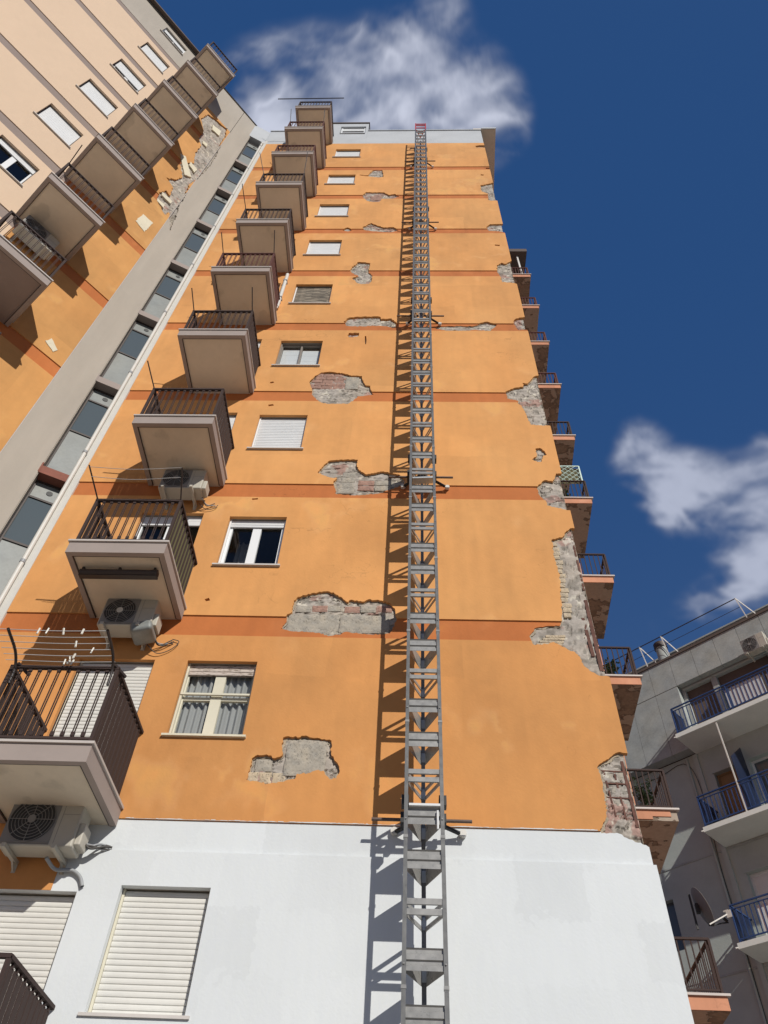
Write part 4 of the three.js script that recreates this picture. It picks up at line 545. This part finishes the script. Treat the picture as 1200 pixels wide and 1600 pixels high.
{ const t = thing('rolled_awning', 'dark rolled awning hung under the front of the olive-screened balcony', 'awning', null, [-3.93, B(1) - .16, .98]); mesh('roll', new G().rod([-.53, 0, 0], [.53, 0, 0], .05, 16), M.frameDark, t); for (const x of [-.5, 0, .48]) mesh('holder', new G().box(x - .015, x + .015, -.04, .10, -.03, .03), M.railDark, t); mesh('front_bar', new G().box(-.53, .53, -.06, -.035, -.06, .02), M.railDark, t); }

// ---------------------------------------------------------------- grey neighbour on the right
const NZ = -44 * Math.PI / 180;
const nb = thing('apartment_building', 'grey shaded apartment block with blue balcony railings at the right edge', 'building', null, [8.435, 0, -12.982], NZ);
{
  const lev = [3.58, 6.68, 9.78, 12.88, 15.97], X1 = 14, wz = -1.2;
  const op = []; for (const y of lev) { op.push([.35, 1.3, y + .15, y + 2.25]); op.push([1.5, 3.3, y + .15, y + 2.25]); op.push([5, 6.2, y + .15, y + 2.3]); }
  const wall = (x0, x1, y0, y1, z1, m, rs) => { const s = rectShape(x0, x1, y0, y1); for (const [a, b, c, d] of rs) if (a > x0 && b < x1 && c > y0 && d < y1) s.holes.push(new THREE.Path([[a, c], [a, d], [b, d], [b, c]].map(q => new THREE.Vector2(...q)))); const g = new THREE.ExtrudeGeometry(s, { depth: .3, bevelEnabled: false }); g.translate(0, 0, z1 - .3); boxUV(g); return mesh('wall', g, m, nb); };
  wall(-7, X1, 0, 15.98, wz, M.neighPale, [...op.filter(o => o[3] < 15.9), [-2.75, -2.0, 10.6, 11.98], [-2.75, -2.0, 13.7, 15.1]]);
  // upper storey stands forward, clad in large panels with joints
  const joints = [-6.6, -5.76, -4.92, -4.08, -3.24, -2.4, -1.56, -.62, .22]; const zf = -.8;
  for (let i = 0; i < joints.length - 1; i++) for (const [a, b] of [[16.0, 18.32], [18.34, 19.5]]) mesh('wall_panel', new G().box(joints[i] + .006, joints[i + 1] - .006, a, b - .006, zf - .38, zf + .0), M.neigh, nb);
  for (let i = 0; i < 16; i++) mesh('wall_panel', new G().box(.226 + i * .84, 1.054 + i * .84, 18.34, 19.494, zf - .38, zf), M.neigh, nb);
  mesh('joint_backing', new G().box(-6.6, X1, 16.02, 19.48, zf - .5, zf - .385).box(-6.6, .2, 16.02, 19.48, zf - .384, zf - .012).box(.2, X1, 18.36, 19.48, zf - .384, zf - .012), M.roof, nb);
  wall(.23, X1, 16.0, 18.33, zf - .25, M.neigh, op.filter(o => o[2] > 15.9));
  mesh('core', new G().box(-6.9, X1 - .1, .01, 19.4, -9, -5.2).box(-6.9, X1 - .1, 0, 19.4, -5.2, -5.1), M.room, nb);
  const rf = new G().box(-6.7, X1, 19.5, 19.58, -9, zf + .04); mesh('roof_edge', rf, M.roof, nb);
  mesh('roof_parapet', new G().box(-6.5, X1, 19.58, 20.55, zf - 1.3, zf - 1.1).box(-6.5, X1, 20.55, 20.61, zf - 1.35, zf - 1.05), M.neigh, nb); mesh('parapet_rail', new G().box(-6.5, X1, 19.98, 20.02, zf - 1.08, zf - 1.04), M.roof, nb);
  for (const [a, b, c, d] of op) { const top = c > 15.9, z = (top ? zf - .25 : wz) - .22; const och = a < 1 && Math.abs(c - 13.03) < .2; const w = mesh('window', new G().box(a, a + .06, c, d, z, z + .05).box(b - .06, b, c, d, z, z + .05).box(a + .06, b - .06, d - .06, d, z, z + .05), och ? M.ochreShut : M.shutWhite, nb); if (och) shutter(w, a + .06, b - .06, c, d - .06, z + .02, M.ochreShut, false); else { mesh('glass_pane', new G().quad(V(a, c, z + .01), V(b, c, z + .01), V(b, d, z + .01), V(a, d, z + .01)), M.glassDim, w); if (b - a > 1.5) mesh('mullion', new G().box((a + b) / 2 - .05, (a + b) / 2 + .05, c, d - .06, z + .012, z + .05), M.shutWhite, w); else shutter(w, a + .06, b - .06, c + 1.2, d - .06, z + .03, M.shutWhite, false); } mesh('lintel_trim', new G().box(a - .06, b + .06, d + .002, d + .05, z + .2, (top ? zf - .25 : wz) + .03), M.neighPale, w); }
  for (const [a, b, c, d] of [[-2.75, -2.0, 10.6, 11.98], [-2.75, -2.0, 13.7, 15.1]]) { const w = mesh('window', new G().box(a, a + .05, c, d, wz - .2, wz - .15).box(b - .05, b, c, d, wz - .2, wz - .15), M.shutWhite, nb); mesh('glass_pane', new G().quad(V(a, c, wz - .19), V(b, c, wz - .19), V(b, d, wz - .19), V(a, d, wz - .19)), M.glassDim, w); }
  for (const y of [12.8, 9.7, 6.6]) mesh('floor_line', new G().box(-7, X1, y, y + .05, wz - .02, wz + .018), M.neigh, nb);
  mesh('down_pipe', new G().rod([-.35, 0, wz + .05], [-.35, 15.9, wz + .05], .035, 10), M.neighPale, nb);
  mesh('wall_cable', new G().tube([[-4, 15.85, wz + .02], [-1.5, 15.7, wz + .02], [-.4, 15.75, wz + .03], [-.3, 12, wz + .03], [-.32, 7, wz + .03]], .01, 6, 60), M.cable, nb);
  mesh('pilaster', new G().box(-.12, .02, 0, 15.95, wz + .001, wz + .06), M.neighPale, nb);
  for (const y of lev) {
    const s = mesh('balcony', new G().box(0, X1, y, y + .14, wz + .002, 0), M.neighSlab, nb); const y1 = y + .14, yt = y + 1.06, f = new G();
    f.bar([.08, yt, -.04], [X1, yt, -.04], .05, .03).bar([.08, yt - .1, -.04], [X1, yt - .1, -.04], .03, .02).bar([.08, y1 + .08, -.04], [X1, y1 + .08, -.04], .03, .03).bar([.08, yt, wz], [.08, yt, -.04], .05, .03).bar([.08, y1 + .08, wz], [.08, y1 + .08, -.04], .03);
    for (let i = 0; i < 8; i++) f.bar([.08 + i * 1.9, y1, -.04], [.08 + i * 1.9, yt, -.04], .035); mesh('railing_frame', f, M.blueRail, s);
    for (let i = 1; i < 36; i++) { const x = .08 + i * .13; mesh('baluster', new G().bar([x, y1 + .08, -.04], [x, yt - .1, -.04], .028, .012), M.blueRail, s); }
    const sg = new G(); for (let i = 1; i < 11; i++) sg.bar([.08, y1 + .08, wz + i * .108], [.08, yt - .05, wz + i * .108], .012, .028); for (let i = 36; i < 106; i++) sg.bar([.08 + i * .13, y1 + .08, -.04], [.08 + i * .13, yt - .1, -.04], .028, .012); mesh('side_balusters', sg, M.blueRail, s);
    if (y > 9) mesh('side_sheet', new G().box(.10, .105, y1 + .1, yt - .06, wz + .1, -.08), M.blueDark, s);
    if (y === 15.97) { mesh('hung_sheet', new G().box(1.9, 3.1, y1 + .1, yt - .13, -.10, -.095), M.shutWhite, s); mesh('hung_sheet', new G().box(3.25, 4.6, y1 + .1, yt - .2, -.11, -.105), M.pipeWhite, s); }
    if (y === 9.78) mesh('hung_sheet', new G().box(.75, 2.4, y1 + .1, yt - .16, -.10, -.095), M.shutWhite, s);
    if (y === 12.88) { mesh('divider_post', new G().bar([1.35, y1, -.03], [1.35, y + 3.05, -.03], .035), M.pipeWhite, s); mesh('divider_panel', new G().hexa([[1.4, y1, -.1], [1.42, y1, -.1], [1.42, y1, wz + .05], [1.4, y1, wz + .05], [1.4, y + 1.9, -.1], [1.42, y + 1.9, -.1], [1.42, y + 2.7, wz + .05], [1.4, y + 2.7, wz + .05]]), M.blueDark, s); }
    mesh('gutter_spout', new G().rod([.06, y + .05, -.05], [-.06, y + .03, .02], .02), M.pipeWhite, s);
  }
}
const nloc = (x, y, z) => { const v = V(x, 0, z).applyAxisAngle(V(0, 1, 0), NZ); return [8.435 + v.x, y, -12.982 + v.z]; };
airUnit('pale air conditioner high on the grey neighbour above the top blue balcony', nloc(3.2, 18.02, -.8), NZ, {});
for (const [x, lab] of [[3.3, 'white A-shaped railing stand on the grey roof edge, farther right'], [.35, 'white A-shaped railing stand on the grey roof edge beside the chimney'], [-.55, 'white railing stand on the grey roof edge left of the chimney']]) { const t = thing('railing_stand', lab, 'railing stand', 'roof railing stands', nloc(x, 19.58, -.82), NZ); mesh('stand_leg', new G().bar([-.05, 0, 0], [-.18, 1.05, -.05], .03), M.pipeWhite, t); mesh('stand_leg', new G().bar([.30, 0, -.35], [-.18, 1.05, -.05], .03), M.pipeWhite, t); }
{ const t = thing('roof_rail', 'thin dark railing wire along the grey roof between the white stands', 'railing', null, nloc(0, 20.62, -.87), NZ); mesh('rail_bar', new G().bar([-3, 0, 0], [3.12, 0, 0], .025), M.railDark, t); mesh('rail_bar', new G().bar([-3, -.42, 0], [3.18, -.42, 0], .012), M.railDark, t); }
{ const t = thing('chimney', 'small grey chimney with dark cowl on the grey roof edge', 'chimney', null, nloc(-.08, 19.58, -1.2), NZ); mesh('stack', new G().rod([0, 0, 0], [0, .8, 0], .2, 18), M.neigh, t); mesh('cowl', new G().rod([0, .8, 0], [0, 1.0, 0], .24, 18).rod([0, 1.0, 0], [0, 1.06, 0], .17, 18), M.frameDark, t); }
{ const t = thing('satellite_dish', 'grey satellite dish on a pale arm beside the lowest blue balcony', 'satellite dish', null, nloc(-.62, 10.9, .2), NZ); t.rotation.y = NZ + 2.2;
  const pr = []; for (let i = 0; i <= 10; i++) { const r = .5 * i / 10; pr.push(new THREE.Vector2(r, r * r * .32)); } for (let i = 10; i >= 0; i--) { const r = .5 * i / 10; pr.push(new THREE.Vector2(r, r * r * .32 - .012)); } const dg = new THREE.LatheGeometry(pr, 40); dg.rotateX(Math.PI / 2 - .35); mesh('reflector', dg, M.dish, t);
  mesh('feed_arm', new G().bar([0, -.45, .1], [.02, -.38, .62], .03), M.blackIron, t); mesh('feed_horn', new G().rod([.02, -.36, .6], [.0, -.28, .52], .04), M.blackIron, t); mesh('back_mount', new G().box(-.06, .06, -.14, .1, -.12, -.02).bar([0, .35, -.2], [0, -.55, -.2], .05), M.blackIron, t);
  const m = thing('dish_arm', 'pale angled mounting arm holding the satellite dish to the blue railing', 'bracket', null, nloc(-.02, 10.62, -.04), NZ); mesh('arm', new G().bar([0, .04, 0], [-.42, -.22, .34], .03), M.pipeWhite, m); mesh('clamp', new G().box(-.04, .1, -.06, .12, -.05, .03).box(-.1, .03, .10, .14, -.02, .02), M.pipeWhite, m); }
// plants on the side balconies
function plant(label, pos, h, seed) { const t = thing('potted_plant', label, 'plant', 'plants on the right balconies', pos), r = mulberry(seed); mesh('pot', new THREE.LatheGeometry([[.07, 0], [.1, .16], [.115, .16], [.115, .19], [.09, .19], [.085, .15]].map(p => new THREE.Vector2(...p)), 16), M.pot, t); const g = new G(), st = new G(); for (let i = 0; i < 26; i++) { const a = r() * 6.28, L = h * (.4 + .6 * r()), sp = .22 * r(); const p = V(0, .16, 0), q = V(Math.cos(a) * sp, .16 + L, Math.sin(a) * sp); st.bar([p.x, p.y, p.z], [q.x, q.y, q.z], .006); for (let k = 0; k < 10; k++) { const c = p.clone().lerp(q, .3 + .7 * r()), b = r() * 6.28, l = .05 + .05 * r(), d = V(Math.cos(b) * l, (r() - .3) * l, Math.sin(b) * l), s = V(-Math.sin(b), .3, Math.cos(b)).multiplyScalar(l * .3); g.quad(c, c.clone().addScaledVector(d, .5).add(s), c.clone().add(d), c.clone().addScaledVector(d, .5).sub(s)); } } mesh('stems', st, M.leaf, t); mesh('leaves', g, M.leaf, t); }
plant('leafy plant at the left of the rusty lower balcony past the right corner', [3.95, B(1) + .24, -5.75], .85, 11); plant('tall leafy plant in the middle of the rusty lower balcony past the right corner', [4.25, B(1) + .24, -5.8], .95, 12); plant('small leafy plant at the right of the rusty lower balcony past the right corner', [4.6, B(1) + .24, -5.75], .75, 13); plant('low plant behind the dark railing level with the second sunk band', [4.5, B(2) + .24, -5.7], .42, 14); plant('plant crowding the railing below the green trellis', [4.4, B(4) + .24, -5.75], .6, 15);

renderer.render(scene, camera);
